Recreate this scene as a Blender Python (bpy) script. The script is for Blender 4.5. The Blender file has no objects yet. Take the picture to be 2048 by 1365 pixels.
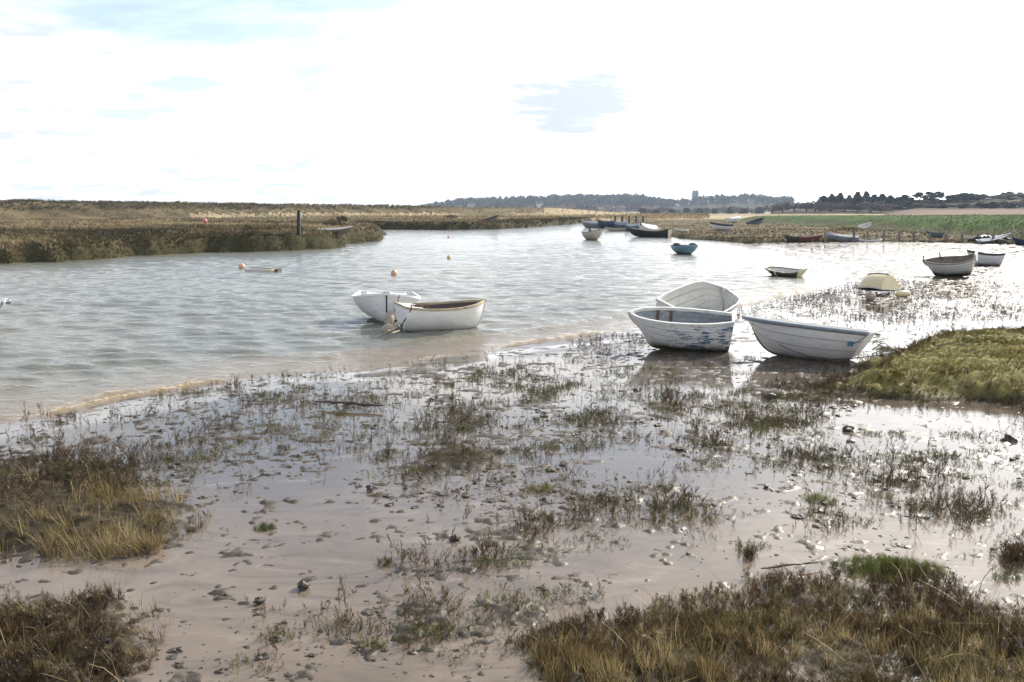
import bpy, math, random
import numpy as np
from mathutils import Vector, Matrix

rng = np.random.default_rng(7)
random.seed(7)
S = bpy.context.scene
COL = S.collection
R = math.radians

# ------------------------------------------------------------------ camera
F_PX, U0, V0, HOR, EYE = 1775.0, 1024.0, 682.5, 418.0, 2.7
PITCH = math.atan((V0 - HOR) / F_PX)
CP, SP = math.cos(PITCH), math.sin(PITCH)

def ray(u, v):
    a = (u - U0) / F_PX; b = (V0 - v) / F_PX
    return a, CP + b * SP, -SP + b * CP

def P(u, v, z=0.0):
    """ground point seen at photo pixel (u, v) on the level z"""
    x, y, dz = ray(u, v)
    t = (z - EYE) / dz
    return np.array((x * t, y * t, z))

def PD(u, v, d):
    """point seen at photo pixel (u, v) at distance d ahead"""
    x, y, dz = ray(u, v)
    t = d / y
    return np.array((x * t, d, EYE + dz * t))

cam_d = bpy.data.cameras.new('camera')
cam = bpy.data.objects.new('camera', cam_d)
COL.objects.link(cam)
cam.location = (0, 0, EYE)
cam.rotation_euler = (math.pi / 2 - PITCH, 0, 0)
cam_d.sensor_width = 36.0
cam_d.lens = F_PX / 2048 * 36.0
cam_d.clip_start = 0.1
cam_d.clip_end = 9000
S.camera = cam

# ------------------------------------------------------------------ noise
def _hash(ix, iy, seed):
    h = (ix.astype(np.int64) * 374761393 + iy.astype(np.int64) * 668265263 + seed * 974634541) & 0x7fffffff
    h = ((h ^ (h >> 13)) * 1274126177) & 0x7fffffff
    h = h ^ (h >> 16)
    return (h & 0xffff) / 65535.0

def vnoise(x, y, seed=0):
    x = np.asarray(x, float); y = np.asarray(y, float)
    ix = np.floor(x); iy = np.floor(y)
    fx = x - ix; fy = y - iy
    fx = fx * fx * fx * (fx * (fx * 6 - 15) + 10); fy = fy * fy * fy * (fy * (fy * 6 - 15) + 10)
    a = _hash(ix, iy, seed); b = _hash(ix + 1, iy, seed)
    c = _hash(ix, iy + 1, seed); d = _hash(ix + 1, iy + 1, seed)
    return (a + (b - a) * fx) * (1 - fy) + (c + (d - c) * fx) * fy     # 0..1

def fbm(x, y, seed=0, octs=4, gain=0.5):
    s = 0; a = 1; t = 0
    ca, sa = math.cos(0.6), math.sin(0.6)
    for o in range(octs):
        s = s + a * (vnoise(x, y, seed + o * 17) - 0.5); t += a
        x, y = (x * ca - y * sa) * 2.03 + 3.1, (x * sa + y * ca) * 2.03 + 1.7
        a *= gain
    return s / t * 2                                                   # about -1..1

def sstep(a, b, x):
    t = np.clip((x - a) / (b - a), 0, 1)
    return t * t * (3 - 2 * t)

def sdist(poly, x, y):
    """signed distance to a polygon, positive inside"""
    x = np.asarray(x, float); y = np.asarray(y, float)
    shp = x.shape; x = x.ravel(); y = y.ravel()
    d2 = np.full(x.shape, 1e18); ins = np.zeros(x.shape, bool)
    n = len(poly)
    for i in range(n):
        ax, ay = poly[i][0], poly[i][1]; bx, by = poly[(i + 1) % n][0], poly[(i + 1) % n][1]
        ex, ey = bx - ax, by - ay
        l2 = ex * ex + ey * ey + 1e-12
        t = np.clip(((x - ax) * ex + (y - ay) * ey) / l2, 0, 1)
        dx = x - ax - t * ex; dy = y - ay - t * ey
        d2 = np.minimum(d2, dx * dx + dy * dy)
        if abs(ey) > 1e-12:
            cr = ((ay > y) != (by > y)) & (x < ex * (y - ay) / ey + ax)
            ins ^= cr
    d = np.sqrt(d2)
    return np.where(ins, d, -d).reshape(shp)

# ------------------------------------------------------------------ mesh helpers
def mesh_np(name, verts, faces, mat=None, parent=None, smooth=False, attrs=None, kind=None, link=True):
    me = bpy.data.meshes.new(name)
    verts = np.asarray(verts, np.float32); faces = np.asarray(faces, np.int32)
    k = faces.shape[1]
    me.vertices.add(len(verts)); me.vertices.foreach_set('co', verts.ravel())
    me.loops.add(faces.size); me.loops.foreach_set('vertex_index', faces.ravel())
    me.polygons.add(len(faces))
    me.polygons.foreach_set('loop_start', np.arange(0, faces.size, k, dtype=np.int32))
    me.polygons.foreach_set('loop_total', np.full(len(faces), k, np.int32))
    me.polygons.foreach_set('use_smooth', np.full(len(faces), bool(smooth)))
    for an, av in (attrs or {}).items():
        at = me.attributes.new(an, 'FLOAT', 'POINT')
        at.data.foreach_set('value', np.asarray(av, np.float32))
    me.update(calc_edges=True); me.validate()
    if mat: me.materials.append(mat)
    o = bpy.data.objects.new(name, me)
    if link: COL.objects.link(o)
    if parent: o.parent = parent
    if kind: o['kind'] = kind
    return o

class MB:
    """collects polygons for one mesh object"""
    def __init__(s): s.v = []; s.f = []
    def add(s, vs, fs):
        b = len(s.v); s.v.extend([tuple(map(float, q)) for q in vs]); s.f.extend([tuple(b + i for i in f) for f in fs])
        return s
    def box(s, c, size, rot=None, taper=1.0):
        hx, hy, hz = [q / 2 for q in size]
        vs = [Vector((sx * hx * (taper if sz > 0 else 1), sy * hy * (taper if sz > 0 else 1), sz * hz)) for sz in (-1, 1) for sy in (-1, 1) for sx in (-1, 1)]
        if rot is not None: vs = [rot @ q for q in vs]
        c = Vector(c)
        return s.add([q + c for q in vs], [(0, 2, 3, 1), (4, 5, 7, 6), (0, 1, 5, 4), (2, 6, 7, 3), (0, 4, 6, 2), (1, 3, 7, 5)])
    def tube(s, pts, r, n=8, flat=1.0, caps=True, up=(0, 0, 1)):
        pts = [Vector(q) for q in pts]; m = len(pts); rings = []
        up = Vector(up)
        for i, q in enumerate(pts):
            t = (pts[min(i + 1, m - 1)] - pts[max(i - 1, 0)]).normalized()
            a = t.cross(up)
            if a.length < 1e-3: a = t.cross(Vector((1, 0, 0)))
            a.normalize(); b = a.cross(t).normalized()
            rr = r[i] if hasattr(r, '__len__') else r
            rings.append([q + (a * math.cos(2 * math.pi * k / n) + b * math.sin(2 * math.pi * k / n) * flat) * rr for k in range(n)])
        vs = [q for g in rings for q in g]; fs = []
        for i in range(m - 1):
            for k in range(n):
                fs.append((i * n + k, i * n + (k + 1) % n, (i + 1) * n + (k + 1) % n, (i + 1) * n + k))
        if caps:
            fs.append(tuple(range(n - 1, -1, -1))); fs.append(tuple((m - 1) * n + k for k in range(n)))
        return s.add(vs, fs)
    def lathe(s, prof, n=16, c=(0, 0, 0)):
        vs = []; fs = []; m = len(prof)
        for r, z in prof:
            for k in range(n):
                vs.append((c[0] + r * math.cos(2 * math.pi * k / n), c[1] + r * math.sin(2 * math.pi * k / n), c[2] + z))
        for i in range(m - 1):
            for k in range(n):
                fs.append((i * n + k, i * n + (k + 1) % n, (i + 1) * n + (k + 1) % n, (i + 1) * n + k))
        fs.append(tuple(range(n - 1, -1, -1))); fs.append(tuple((m - 1) * n + k for k in range(n)))
        return s.add(vs, fs)
    def build(s, name, mat=None, parent=None, smooth=False):
        me = bpy.data.meshes.new(name); me.from_pydata(s.v, [], s.f); me.validate(); me.update()
        if smooth:
            for p in me.polygons: p.use_smooth = True
        if mat: me.materials.append(mat)
        o = bpy.data.objects.new(name, me); COL.objects.link(o)
        if parent: o.parent = parent
        return o

def tag(o, label=None, cat=None, group=None, kind=None):
    if label: o['label'] = label
    if cat: o['category'] = cat
    if group: o['group'] = group
    if kind: o['kind'] = kind
    return o

def empty(name, loc, rot=(0, 0, 0)):
    o = bpy.data.objects.new(name, None); COL.objects.link(o)
    o.location = tuple(map(float, loc)); o.rotation_euler = rot; o.empty_display_size = 0.2
    return o

def copy_tree(o, parent=None):
    c = o.copy(); COL.objects.link(c)
    if parent: c.parent = parent
    for ch in list(o.children): copy_tree(ch, c)
    return c

# ------------------------------------------------------------------ materials
class NT:
    def __init__(s, name):
        s.m = bpy.data.materials.new(name); s.m.use_nodes = True
        s.t = s.m.node_tree; s.t.nodes.clear()
        s.out = s.n('ShaderNodeOutputMaterial')
    def n(s, typ, **kw):
        nd = s.t.nodes.new(typ)
        for k, v in kw.items(): setattr(nd, k, v)
        return nd
    def set(s, sock, v):
        if hasattr(v, 'is_output'): s.t.links.new(v, sock)
        elif v is not None: sock.default_value = v
        return s
    def val(s, nd, **kw):
        for k, v in kw.items():
            s.set(nd.inputs[k.replace('_', ' ')], v)
        return nd
    def math(s, op, a, b=None, clamp=False):
        nd = s.n('ShaderNodeMath', operation=op, use_clamp=clamp)
        s.set(nd.inputs[0], a)
        if b is not None: s.set(nd.inputs[1], b)
        return nd.outputs[0]
    def pos(s): return s.n('ShaderNodeNewGeometry').outputs['Position']
    def obj(s): return s.n('ShaderNodeTexCoord').outputs['Object']
    def mapping(s, vec, scale=(1, 1, 1), loc=(0, 0, 0)):
        nd = s.n('ShaderNodeMapping'); s.set(nd.inputs['Vector'], vec)
        nd.inputs['Scale'].default_value = scale; nd.inputs['Location'].default_value = loc
        return nd.outputs[0]
    def noise(s, vec, scale, detail=4, rough=0.55, dist=0.0):
        nd = s.n('ShaderNodeTexNoise'); s.set(nd.inputs['Vector'], vec)
        nd.inputs['Scale'].default_value = scale; nd.inputs['Detail'].default_value = detail
        nd.inputs['Roughness'].default_value = rough; nd.inputs['Distortion'].default_value = dist
        return nd.outputs['Fac']
    def ramp(s, fac, stops, interp='LINEAR'):
        nd = s.n('ShaderNodeValToRGB'); cr = nd.color_ramp; cr.interpolation = interp
        while len(cr.elements) < len(stops): cr.elements.new(0.5)
        for e, (p, c) in zip(cr.elements, stops):
            e.position = p; e.color = (*c, 1) if len(c) == 3 else c
        s.set(nd.inputs[0], fac)
        return nd.outputs[0]
    def rng(s, v, a, b, c=0.0, d=1.0):
        nd = s.n('ShaderNodeMapRange'); nd.clamp = True
        s.set(nd.inputs[0], v)
        for i, q in enumerate((a, b, c, d)): s.set(nd.inputs[i + 1], q)
        return nd.outputs[0]
    def mix(s, fac, a, b):
        nd = s.n('ShaderNodeMix', data_type='RGBA'); s.set(nd.inputs[0], fac)
        for i, q in ((6, a), (7, b)):
            if isinstance(q, tuple) and len(q) == 3: q = (*q, 1)
            s.set(nd.inputs[i], q)
        return nd.outputs[2]
    def sep(s, vec):
        nd = s.n('ShaderNodeSeparateXYZ'); s.set(nd.inputs[0], vec); return nd.outputs
    def attr(s, name):
        return s.n('ShaderNodeAttribute', attribute_name=name).outputs['Fac']
    def bump(s, h, strength=0.3, dist=0.02, normal=None):
        nd = s.n('ShaderNodeBump'); s.set(nd.inputs['Height'], h)
        s.set(nd.inputs['Strength'], strength); nd.inputs['Distance'].default_value = dist
        if normal is not None: s.set(nd.inputs['Normal'], normal)
        return nd.outputs[0]
    def pbr(s, base, rough=0.6, normal=None, spec=None, ior=None, coat=None, metal=None, finish=True):
        nd = s.n('ShaderNodeBsdfPrincipled')
        if isinstance(base, tuple) and len(base) == 3: base = (*base, 1)
        s.set(nd.inputs['Base Color'], base); s.set(nd.inputs['Roughness'], rough)
        if normal is not None: s.set(nd.inputs['Normal'], normal)
        if spec is not None: s.set(nd.inputs['Specular IOR Level'], spec)
        if ior is not None: s.set(nd.inputs['IOR'], ior)
        if coat is not None: s.set(nd.inputs['Coat Weight'], coat); nd.inputs['Coat Roughness'].default_value = 0.05
        if metal is not None: s.set(nd.inputs['Metallic'], metal)
        if finish: s.t.links.new(nd.outputs[0], s.out.inputs[0])
        return nd.outputs[0]
    def done(s, sh):
        s.t.links.new(sh, s.out.inputs[0]); return s.m

def plain(name, c, rough=0.7, vary=0.25, scale=6.0, bump=0.0):
    k = NT(name); nz = k.noise(k.obj(), scale, 5)
    lo = tuple(q * (1 - vary) for q in c); hi = tuple(min(q * (1 + vary), 0.95) for q in c)
    base = k.ramp(nz, [(0.3, lo), (0.7, hi)])
    k.pbr(base, rough, k.bump(nz, 0.4, bump) if bump else None)
    return k.m

def plant_mat(name, stops, transl=0.3, rough=0.55):
    k = NT(name)
    c = k.ramp(k.attr('tint'), stops)
    a = k.pbr(c, rough, spec=0.35, finish=False)
    tr = k.n('ShaderNodeBsdfTranslucent'); k.set(tr.inputs[0], c)
    mx = k.n('ShaderNodeMixShader'); mx.inputs[0].default_value = transl
    k.t.links.new(a, mx.inputs[1]); k.t.links.new(tr.outputs[0], mx.inputs[2])
    return k.done(mx.outputs[0])

def boat_paint(name, base, dirt=(0.10, 0.085, 0.05), grime=0.35, algae=0.0, algae_col=(0.035, 0.04, 0.018), patch=None, patch_at=None, patch_amt=0.5, rough=0.45, rust=0.0, dark_bottom=None):
    """weathered boat paint: streaky grime, a weed line up to `algae`, flakes of an older colour"""
    k = NT(name); o = k.obj(); x, y, z = k.sep(o)[0], k.sep(o)[1], k.sep(o)[2]
    st = k.noise(k.mapping(o, (1.2, 1.2, 7.0)), 3.0, 6, 0.65)
    fine = k.noise(o, 24.0, 5, 0.6)
    lo = tuple(q * 0.80 for q in base)
    c = k.mix(k.rng(st, 0.3, 0.7), lo, base)
    c = k.mix(k.math('MULTIPLY', k.rng(fine, 0.55, 0.75), grime), c, dirt)
    if patch:
        pn = k.noise(k.mapping(o, (2.2, 2.2, 9.0), (3.7, 0, 1.3)), 2.4, 7, 0.72)
        m = k.rng(pn, 0.62 - 0.12 * patch_amt, 0.655 - 0.12 * patch_amt)
        if patch_at:
            m = k.math('MULTIPLY', m, k.math('MULTIPLY', k.rng(x, patch_at[0] - .15, patch_at[0] + .1), k.rng(x, patch_at[1] + .15, patch_at[1] - .1)))
        c = k.mix(m, c, patch)
    if rust:
        rn = k.noise(k.mapping(o, (6, 6, 1.2)), 1.6, 6, 0.7)
        c = k.mix(k.math('MULTIPLY', k.rng(rn, 0.58, 0.75), rust), c, (0.24, 0.11, 0.035))
    if dark_bottom is not None:
        m = k.rng(z, dark_bottom + 0.015, dark_bottom - 0.015)
        c = k.mix(m, c, (0.018, 0.02, 0.018))
    if algae:
        zz = k.math('ADD', z, k.math('MULTIPLY', k.math('SUBTRACT', k.noise(o, 3.0, 6, 0.65), 0.5), 0.34))
        m = k.rng(zz, algae + 0.06, algae - 0.10)
        c = k.mix(m, c, algae_col)
    c = k.mix(k.math('MULTIPLY', k.attr('lap_shade'), 0.85), c, tuple(q * .6 for q in dirt))  # shadow under each strake lap painted in as a thin dark line
    k.pbr(c, k.rng(fine, 0.3, 0.7, rough - 0.1, rough + 0.2), k.bump(fine, 0.15, 0.01))
    return k.m

def rope_mat(name, c):
    k = NT(name); o = k.obj()
    w = k.n('ShaderNodeTexWave'); k.set(w.inputs[0], o); w.inputs['Scale'].default_value = 60
    k.pbr(k.mix(w.outputs['Fac'], tuple(q * .6 for q in c), c), 0.85)
    return k.m
# ------------------------------------------------------------------ sun, sky, haze
SUN_AZ, SUN_EL = R(42), R(31)           # azimuth to the side of the view axis (+Y) towards +X
SUND = Vector((math.sin(SUN_AZ) * math.cos(SUN_EL), math.cos(SUN_AZ) * math.cos(SUN_EL), math.sin(SUN_EL)))
sl = bpy.data.lights.new('sun', 'SUN'); sl.energy = 5.0; sl.angle = R(0.5); sl.color = (1.0, 0.93, 0.82)
so = bpy.data.objects.new('sun', sl); COL.objects.link(so)
so.rotation_euler = (-SUND).to_track_quat('-Z', 'Y').to_euler(); so.location = (30, 30, 60)

def world():
    w = bpy.data.worlds.new('World'); S.world = w; w.use_nodes = True
    t = w.node_tree; t.nodes.clear()
    k = NT.__new__(NT); k.t = t
    out = k.n('ShaderNodeOutputWorld')
    sky = k.n('ShaderNodeTexSky', sky_type='NISHITA'); sky.sun_disc = False
    sky.sun_elevation = SUN_EL; sky.sun_rotation = SUN_AZ; sky.altitude = 10; sky.air_density = 1.0; sky.dust_density = 1.2
    d = k.n('ShaderNodeTexCoord').outputs['Generated']
    x, y, z = k.sep(d)
    zc = k.math('ADD', k.math('MAXIMUM', z, 0.0), 0.16)
    pv = k.n('ShaderNodeCombineXYZ')
    k.set(pv.inputs[0], k.math('DIVIDE', x, zc)); k.set(pv.inputs[1], k.math('DIVIDE', y, zc))
    n1 = k.noise(k.mapping(pv.outputs[0], (1.0, 1.35, 1), (0.35, 0.2, 0)), 1.05, 7, 0.56, 0.35)
    n2 = k.noise(k.mapping(pv.outputs[0], (1.0, 1.6, 1), (5.1, 2.2, 0)), 2.6, 6, 0.6, 0.2)
    def blob(u, v, r_in, r_out, sx=1.0):
        q = Vector(ray(u, v)).normalized()
        df = k.n('ShaderNodeVectorMath', operation='SUBTRACT'); k.set(df.inputs[0], d); df.inputs[1].default_value = q
        ln = k.n('ShaderNodeVectorMath', operation='LENGTH'); k.set(ln.inputs[0], k.mapping(df.outputs[0], (1 / sx, 1 / sx, 1)))
        return k.rng(ln.outputs['Value'], r_out, r_in)
    # how open the cover is: closed near the horizon, opening overhead and away from the sun
    sunward = k.n('ShaderNodeVectorMath', operation='DOT_PRODUCT'); k.set(sunward.inputs[0], d); sunward.inputs[1].default_value = SUND
    sd = sunward.outputs['Value']
    openness = k.math('MULTIPLY', k.rng(z, 0.13, 0.42), k.rng(sd, 0.93, 0.55))
    gap = k.math('MAXIMUM', k.math('MULTIPLY', blob(590, 15, 0.01, 0.15, 1.3), .85), k.math('MULTIPLY', blob(300, 60, 0.02, 0.24, 2.2), 0.52))
    gap = k.math('MAXIMUM', gap, k.math('MULTIPLY', blob(430, 255, 0.01, 0.09, 4.0), 0.30))
    gap = k.math('MAXIMUM', gap, k.math('MULTIPLY', blob(900, -330, 0.05, 0.28, 2.2), 0.80))
    gap = k.math('MAXIMUM', gap, k.math('MULTIPLY', blob(1230, -150, 0.05, 0.14, 1.9), 1.0))
    gap = k.math('MAXIMUM', gap, k.math('MULTIPLY', blob(470, -120, 0.05, 0.15, 2.0), 1.0))
    gap = k.math('MAXIMUM', gap, k.math('MULTIPLY', openness, 0.80))
    thr = k.math('SUBTRACT', 0.66, k.math('MULTIPLY', gap, 0.42))
    m = k.rng(k.math('SUBTRACT', n1, thr), -0.05, 0.16)
    m = k.math('MULTIPLY', m, k.math('MAXIMUM', k.rng(gap, 0.0, 0.2, 0.0, 0.74), k.rng(gap, 0.86, 1.0, 0.0, 0.97)))
    # cloud brightness: white, thin lavender undersides away from the sun, glowing towards the sun
    shade = k.math('MULTIPLY', k.rng(n2, 0.36, 0.62), k.rng(x, 0.08, -0.22, 0.14, 1.0))
    grey = k.math('MAXIMUM', k.math('MULTIPLY', shade, 0.92), k.rng(k.math('ADD', k.math('MULTIPLY', blob(1140, 203, 0.0, 0.085, 1.9), 0.75), k.math('MULTIPLY', n2, 0.9)), 0.60, 1.0))
    grey = k.math('MAXIMUM', grey, k.math('MULTIPLY', k.rng(k.math('ADD', k.math('MULTIPLY', blob(1990, 158, 0.0, 0.06, 2.6), 0.7), k.math('MULTIPLY', n2, 1.0)), 0.85, 1.10), 0.8))
    lev = k.math('MULTIPLY', k.rng(z, 0.10, 0.55, 1.85, 0.85), k.rng(x, -0.42, 0.12, 0.74, 1.0))
    lc = k.n('ShaderNodeCombineColor'); [k.set(lc.inputs[i], lev) for i in range(3)]
    white = k.mix(k.math('MINIMUM', grey, 1.0), lc.outputs[0], (.55, .61, .71))
    glow = k.math('MULTIPLY', k.math('POWER', k.math('MAXIMUM', sd, 0.0), 12.0), 1.6)
    gl = k.n('ShaderNodeMix', data_type='RGBA', blend_type='ADD'); gl.inputs[0].default_value = 1.0
    k.set(gl.inputs[6], white)
    gc = k.n('ShaderNodeCombineColor'); [k.set(gc.inputs[i], glow) for i in range(3)]
    k.set(gl.inputs[7], gc.outputs[0])
    bg1 = k.n('ShaderNodeBackground'); k.set(bg1.inputs[0], sky.outputs[0]); bg1.inputs[1].default_value = 0.14
    bg2 = k.n('ShaderNodeBackground'); k.set(bg2.inputs[0], gl.outputs[2]); bg2.inputs[1].default_value = 1.0
    mx = k.n('ShaderNodeMixShader'); k.set(mx.inputs[0], m)
    t.links.new(bg2.outputs[0], mx.inputs[1]); t.links.new(bg1.outputs[0], mx.inputs[2])
    t.links.new(mx.outputs[0], out.inputs['Surface'])
CLOUD = 0.84
world()

S.view_settings.view_transform = 'Standard'; S.view_settings.look = 'None'
S.view_settings.gamma = 1.0; S.view_settings.use_curve_mapping = False
S.view_settings.exposure = 0.52
S.cycles.use_denoising = True
S.cycles.max_bounces = 6; S.cycles.diffuse_bounces = 2; S.cycles.glossy_bounces = 3; S.cycles.transmission_bounces = 3
S.cycles.volume_bounces = 0; S.cycles.sample_clamp_indirect = 4.0

def build_haze():
    b = MB().box((0, 760, 20), (3400, 1800, 54))
    k = NT('haze')
    v = k.n('ShaderNodeVolumePrincipled')
    v.inputs['Color'].default_value = (0.66, 0.82, 1.0, 1); v.inputs['Density'].default_value = 0.00020
    k.t.links.new(v.outputs[0], k.out.inputs['Volume'])
    tag(b.build('haze', k.m), kind='stuff')
build_haze()

# ------------------------------------------------------------------ lie of the land
W2 = lambda pts, z=0.0: [tuple(P(u, v, z)[:2]) for u, v in pts]
SHORE = [(-700, 1010), (-350, 915), (0, 848), (120, 828), (240, 800), (400, 770), (530, 748), (700, 738), (820, 722), (950, 703), (1100, 683), (1200, 668), (1300, 650),
         (1400, 632), (1480, 616), (1590, 592), (1680, 573), (1706, 553), (1690, 535), (1640, 519), (1560, 503), (1497, 491)]
MUD = W2(SHORE) + [(20, 84), (110, 84), (110, -20), (-60, -20), (-60, 4)]
LEFT = [(-150, 30), (-60, 38)] + W2([(0, 529), (100, 527), (200, 521), (300, 514), (400, 507), (480, 505), (560, 503), (640, 499), (670, 498), (700, 493), (745, 484), (770, 477), (783, 471), (770, 465), (700, 464), (560, 462)]) + [(-90, 118), (-500, 130), (-500, 30)]
MID = [(-420, 108)] + W2([(560, 459.5), (700, 459), (780, 459.5), (900, 460.5), (1000, 459), (1080, 454.5), (1130, 450), (1163, 447)]) + [(17, 182), (-10, 215), (-420, 240)]
RIGHT = W2([(2500, 492), (2300, 495), (2048, 494), (1950, 491), (1850, 489), (1700, 488), (1580, 488), (1500, 488.5), (1420, 482), (1350, 478), (1330, 473), (1265, 463), (1200, 452), (1185, 447)]) + [(19, 200), (140, 230), (160, 66)]
MOUND = W2([(1610, 778), (1690, 756), (1730, 732), (1775, 700)], 0.08) + W2([(1775, 676), (1830, 658), (1920, 649), (2048, 645), (2400, 640)], 0.40) + W2([(2500, 862), (2250, 850), (2048, 826), (1960, 815), (1850, 806), (1720, 794)], 0.06)
HUM = [   # low banks the near grass grows on: outline, height
    (W2([(-300, 905), (60, 905), (240, 925), (300, 985), (395, 1010), (370, 1060), (300, 1095), (120, 1105), (0, 1110), (-300, 1130)], 0.12), 0.07),
    (W2([(-200, 1190), (60, 1200), (200, 1190), (290, 1250), (280, 1330), (230, 1400), (100, 1480), (-200, 1480)], 0.12), 0.10),
    (W2([(1075, 1285), (1150, 1262), (1270, 1245), (1340, 1195), (1500, 1180), (1650, 1140), (1760, 1125), (1890, 1138), (1960, 1190), (2048, 1212), (2400, 1215), (2400, 1500), (1100, 1500)], 0.12), 0.035),
    (W2([(835, 895), (880, 885), (1000, 885), (1030, 900), (1010, 925), (920, 935), (850, 930)], 0.12), 0.05),
]

def mud_base(x, y, sdm=None):
    if sdm is None: sdm = sdist(MUD, x, y)
    sdm = sdm + fbm(x * 0.6, y * 0.6, 5, 3) * 0.35
    return np.where(sdm > 0, 0.055 * sstep(0, 1.6, sdm) + 0.07 * sstep(0.5, 14, sdm), 0.14 * sdm)

def mound_h(x, y):
    sd = sdist(MOUND, x, y) + fbm(x * 1.3, y * 1.3, 31, 4) * 0.60
    h = 0.29 * sstep(-0.10, 0.80, sd) + 0.07 * sstep(0.6, 3.0, sd)
    return h * (1 + 0.22 * fbm(x * 0.8, y * 0.8, 8, 3)) + 0.05 * sstep(0, .4, sd) * fbm(x * 3.5, y * 3.5, 9, 3), sd

def hum_noise(x, y): return fbm(x * 2.2, y * 2.2, 77, 3) * 0.22 + fbm(x * 6, y * 6, 78, 2) * 0.10 - 0.04

def hum_h(x, y):
    h = 0
    for poly, a in HUM:
        sd = sdist(poly, x, y) + hum_noise(x, y)
        h = np.maximum(h, a * sstep(-0.12, 0.45, sd))
    return h * (1 + 0.9 * fbm(x * 2.6, y * 2.6, 55, 3))

POOLS = [tuple(P(u, v, .1)[:2]) + (ru * P(u, v, .1)[1] / F_PX, abs(P(u, v - rv, .1)[1] - P(u, v + rv, .1)[1]) / 2) for u, v, ru, rv in
         ((560, 1090, 260, 120), (1250, 1135, 140, 60), (1240, 925, 150, 42), (1880, 835, 190, 35), (200, 1150, 260, 45), (620, 960, 130, 50), (1540, 965, 140, 34), (900, 1335, 260, 40), (420, 1240, 120, 60), (1960, 985, 150, 36), (1790, 1065, 130, 26), (1940, 1105, 90, 40), (1660, 905, 110, 22), (1830, 905, 90, 20), (1700, 1000, 120, 30), (700, 1240, 60, 30))]
def pool_at(x, y):
    m = 0
    for px_, py_, rx, ry in POOLS: m = np.maximum(m, sstep(1.25, .75, np.hypot((x - px_) / rx, (y - py_) / ry)))
    return m

def near_h(x, y):
    """mudflat with its lumps, the near grass banks and the green mound"""
    sdm = sdist(MUD, x, y)
    b = mud_base(x, y, sdm)
    wet = sstep(0.1, 1.5, sdm)
    lump = fbm(x * 0.55, y * 0.75, 11, 3)
    mid = fbm(x * 1.9, y * 2.6, 12, 4)
    fine = fbm(x * 6.0, y * 7.5, 13, 4)
    fine2 = fbm(x * 17, y * 19, 14, 3)
    pool = pool_at(x, y)
    h = b + wet * (0.008 * lump + 0.016 * mid + 0.034 * fine + 0.026 * fine2 - 0.010 - 0.009 * pool + 0.011 * sstep(21, 29, y))
    h = h + hum_h(x, y)
    mh, _ = mound_h(x, y)
    return h + mh

EMB0, EMB1 = np.array((35.6, 40.0)), np.array((38.6, 158.0))
def far_h(x, y):
    z = np.full(np.shape(x), -5.0)
    wob = fbm(x * 0.18, y * 0.18, 21, 4)
    fine = fbm(x * 0.9, y * 0.9, 22, 4)
    # high saltmarsh across the creek, with a scalloped vegetated edge
    sd = sdist(LEFT, x, y) + wob * 1.3 + fine * 0.7
    hl = -0.8 + 1.75 * sstep(-0.3, 1.6, sd) ** 0.8 + 0.3 * sstep(1.0, 6.0, sd)
    hl = hl + np.where(sd > 0, 0.16 * fbm(x * 0.35, y * 0.35, 23, 4) + 0.10 * fine, 0)
    hl = hl + 0.7 * sstep(60, 170, y) * sstep(0, 20, sd) * sstep(-5, -40, x)
    z = np.maximum(z, hl)
    # the shingle bank closing the view on that side
    yd = 172 + 0.9 * np.maximum(x + 98, -60)
    xi = np.clip((x + 110) / 110, 0, 1.2)
    zd = (4.15 - 1.25 * xi) * np.exp(-(np.maximum(np.abs(y - yd) - 6, 0) / 10.0) ** 2) * sstep(60, 10, x)
    zd = zd + 0.25 * fbm(x * 0.25, y * 0.25, 29, 3) * (zd > 2)
    z = np.maximum(z, np.where(zd > 0.3, zd, -5.0))
    sd = sdist(MID, x, y) + wob * 1.2 + fine * 0.6
    z = np.maximum(z, -0.8 + 1.62 * sstep(-0.3, 1.6, sd) + np.where(sd > 0, 0.12 * fine + 0.16 * fbm(x * 0.2, y * 0.2, 24, 3), 0))
    sd = sdist(RIGHT, x, y) + wob * 0.9 + fine * 0.5
    z = np.maximum(z, -0.8 + 1.08 * sstep(-0.4, 1.2, sd) + 0.3 * sstep(2, 14, sd) + np.where(sd > 0, 0.13 * fine, 0))
    # flood bank, running away from the camera
    t = (y - EMB0[1]) / (EMB1[1] - EMB0[1])
    bx = EMB0[0] + (EMB1[0] - EMB0[0]) * t
    top = 2.18 - 0.80 * np.clip((y - 66) / 100, -0.3, 1.3) + 0.08 * fbm(x * .3, y * .3, 26, 3)
    e = x - bx + wob * 0.6
    hb = top * sstep(-0.5, 6.0, e) * sstep(17, 10, e) * sstep(178, 160, y) * sstep(20, 34, y)
    z = np.maximum(z, np.where(hb > 0.05, hb + 0.10 * fine * sstep(0.1, 1, hb), -5.0))
    # flat pasture and reed beds beyond
    sdp = np.minimum(y - 184 + wob * 7, 1e3)
    z = np.maximum(z, -5.0 + 5.45 * sstep(-3, 3, sdp) + np.where(sdp > 0, 0.14 * fbm(x * .12, y * .12, 27, 3) + (0.25 - 4.2 * np.clip((y - 330) / 690, 0, 1)), 0))
    z = np.maximum(z, np.where((x > bx + 8) & (y < 330), 0.8 + 0.1 * fine, -5.0))
    return z

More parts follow.
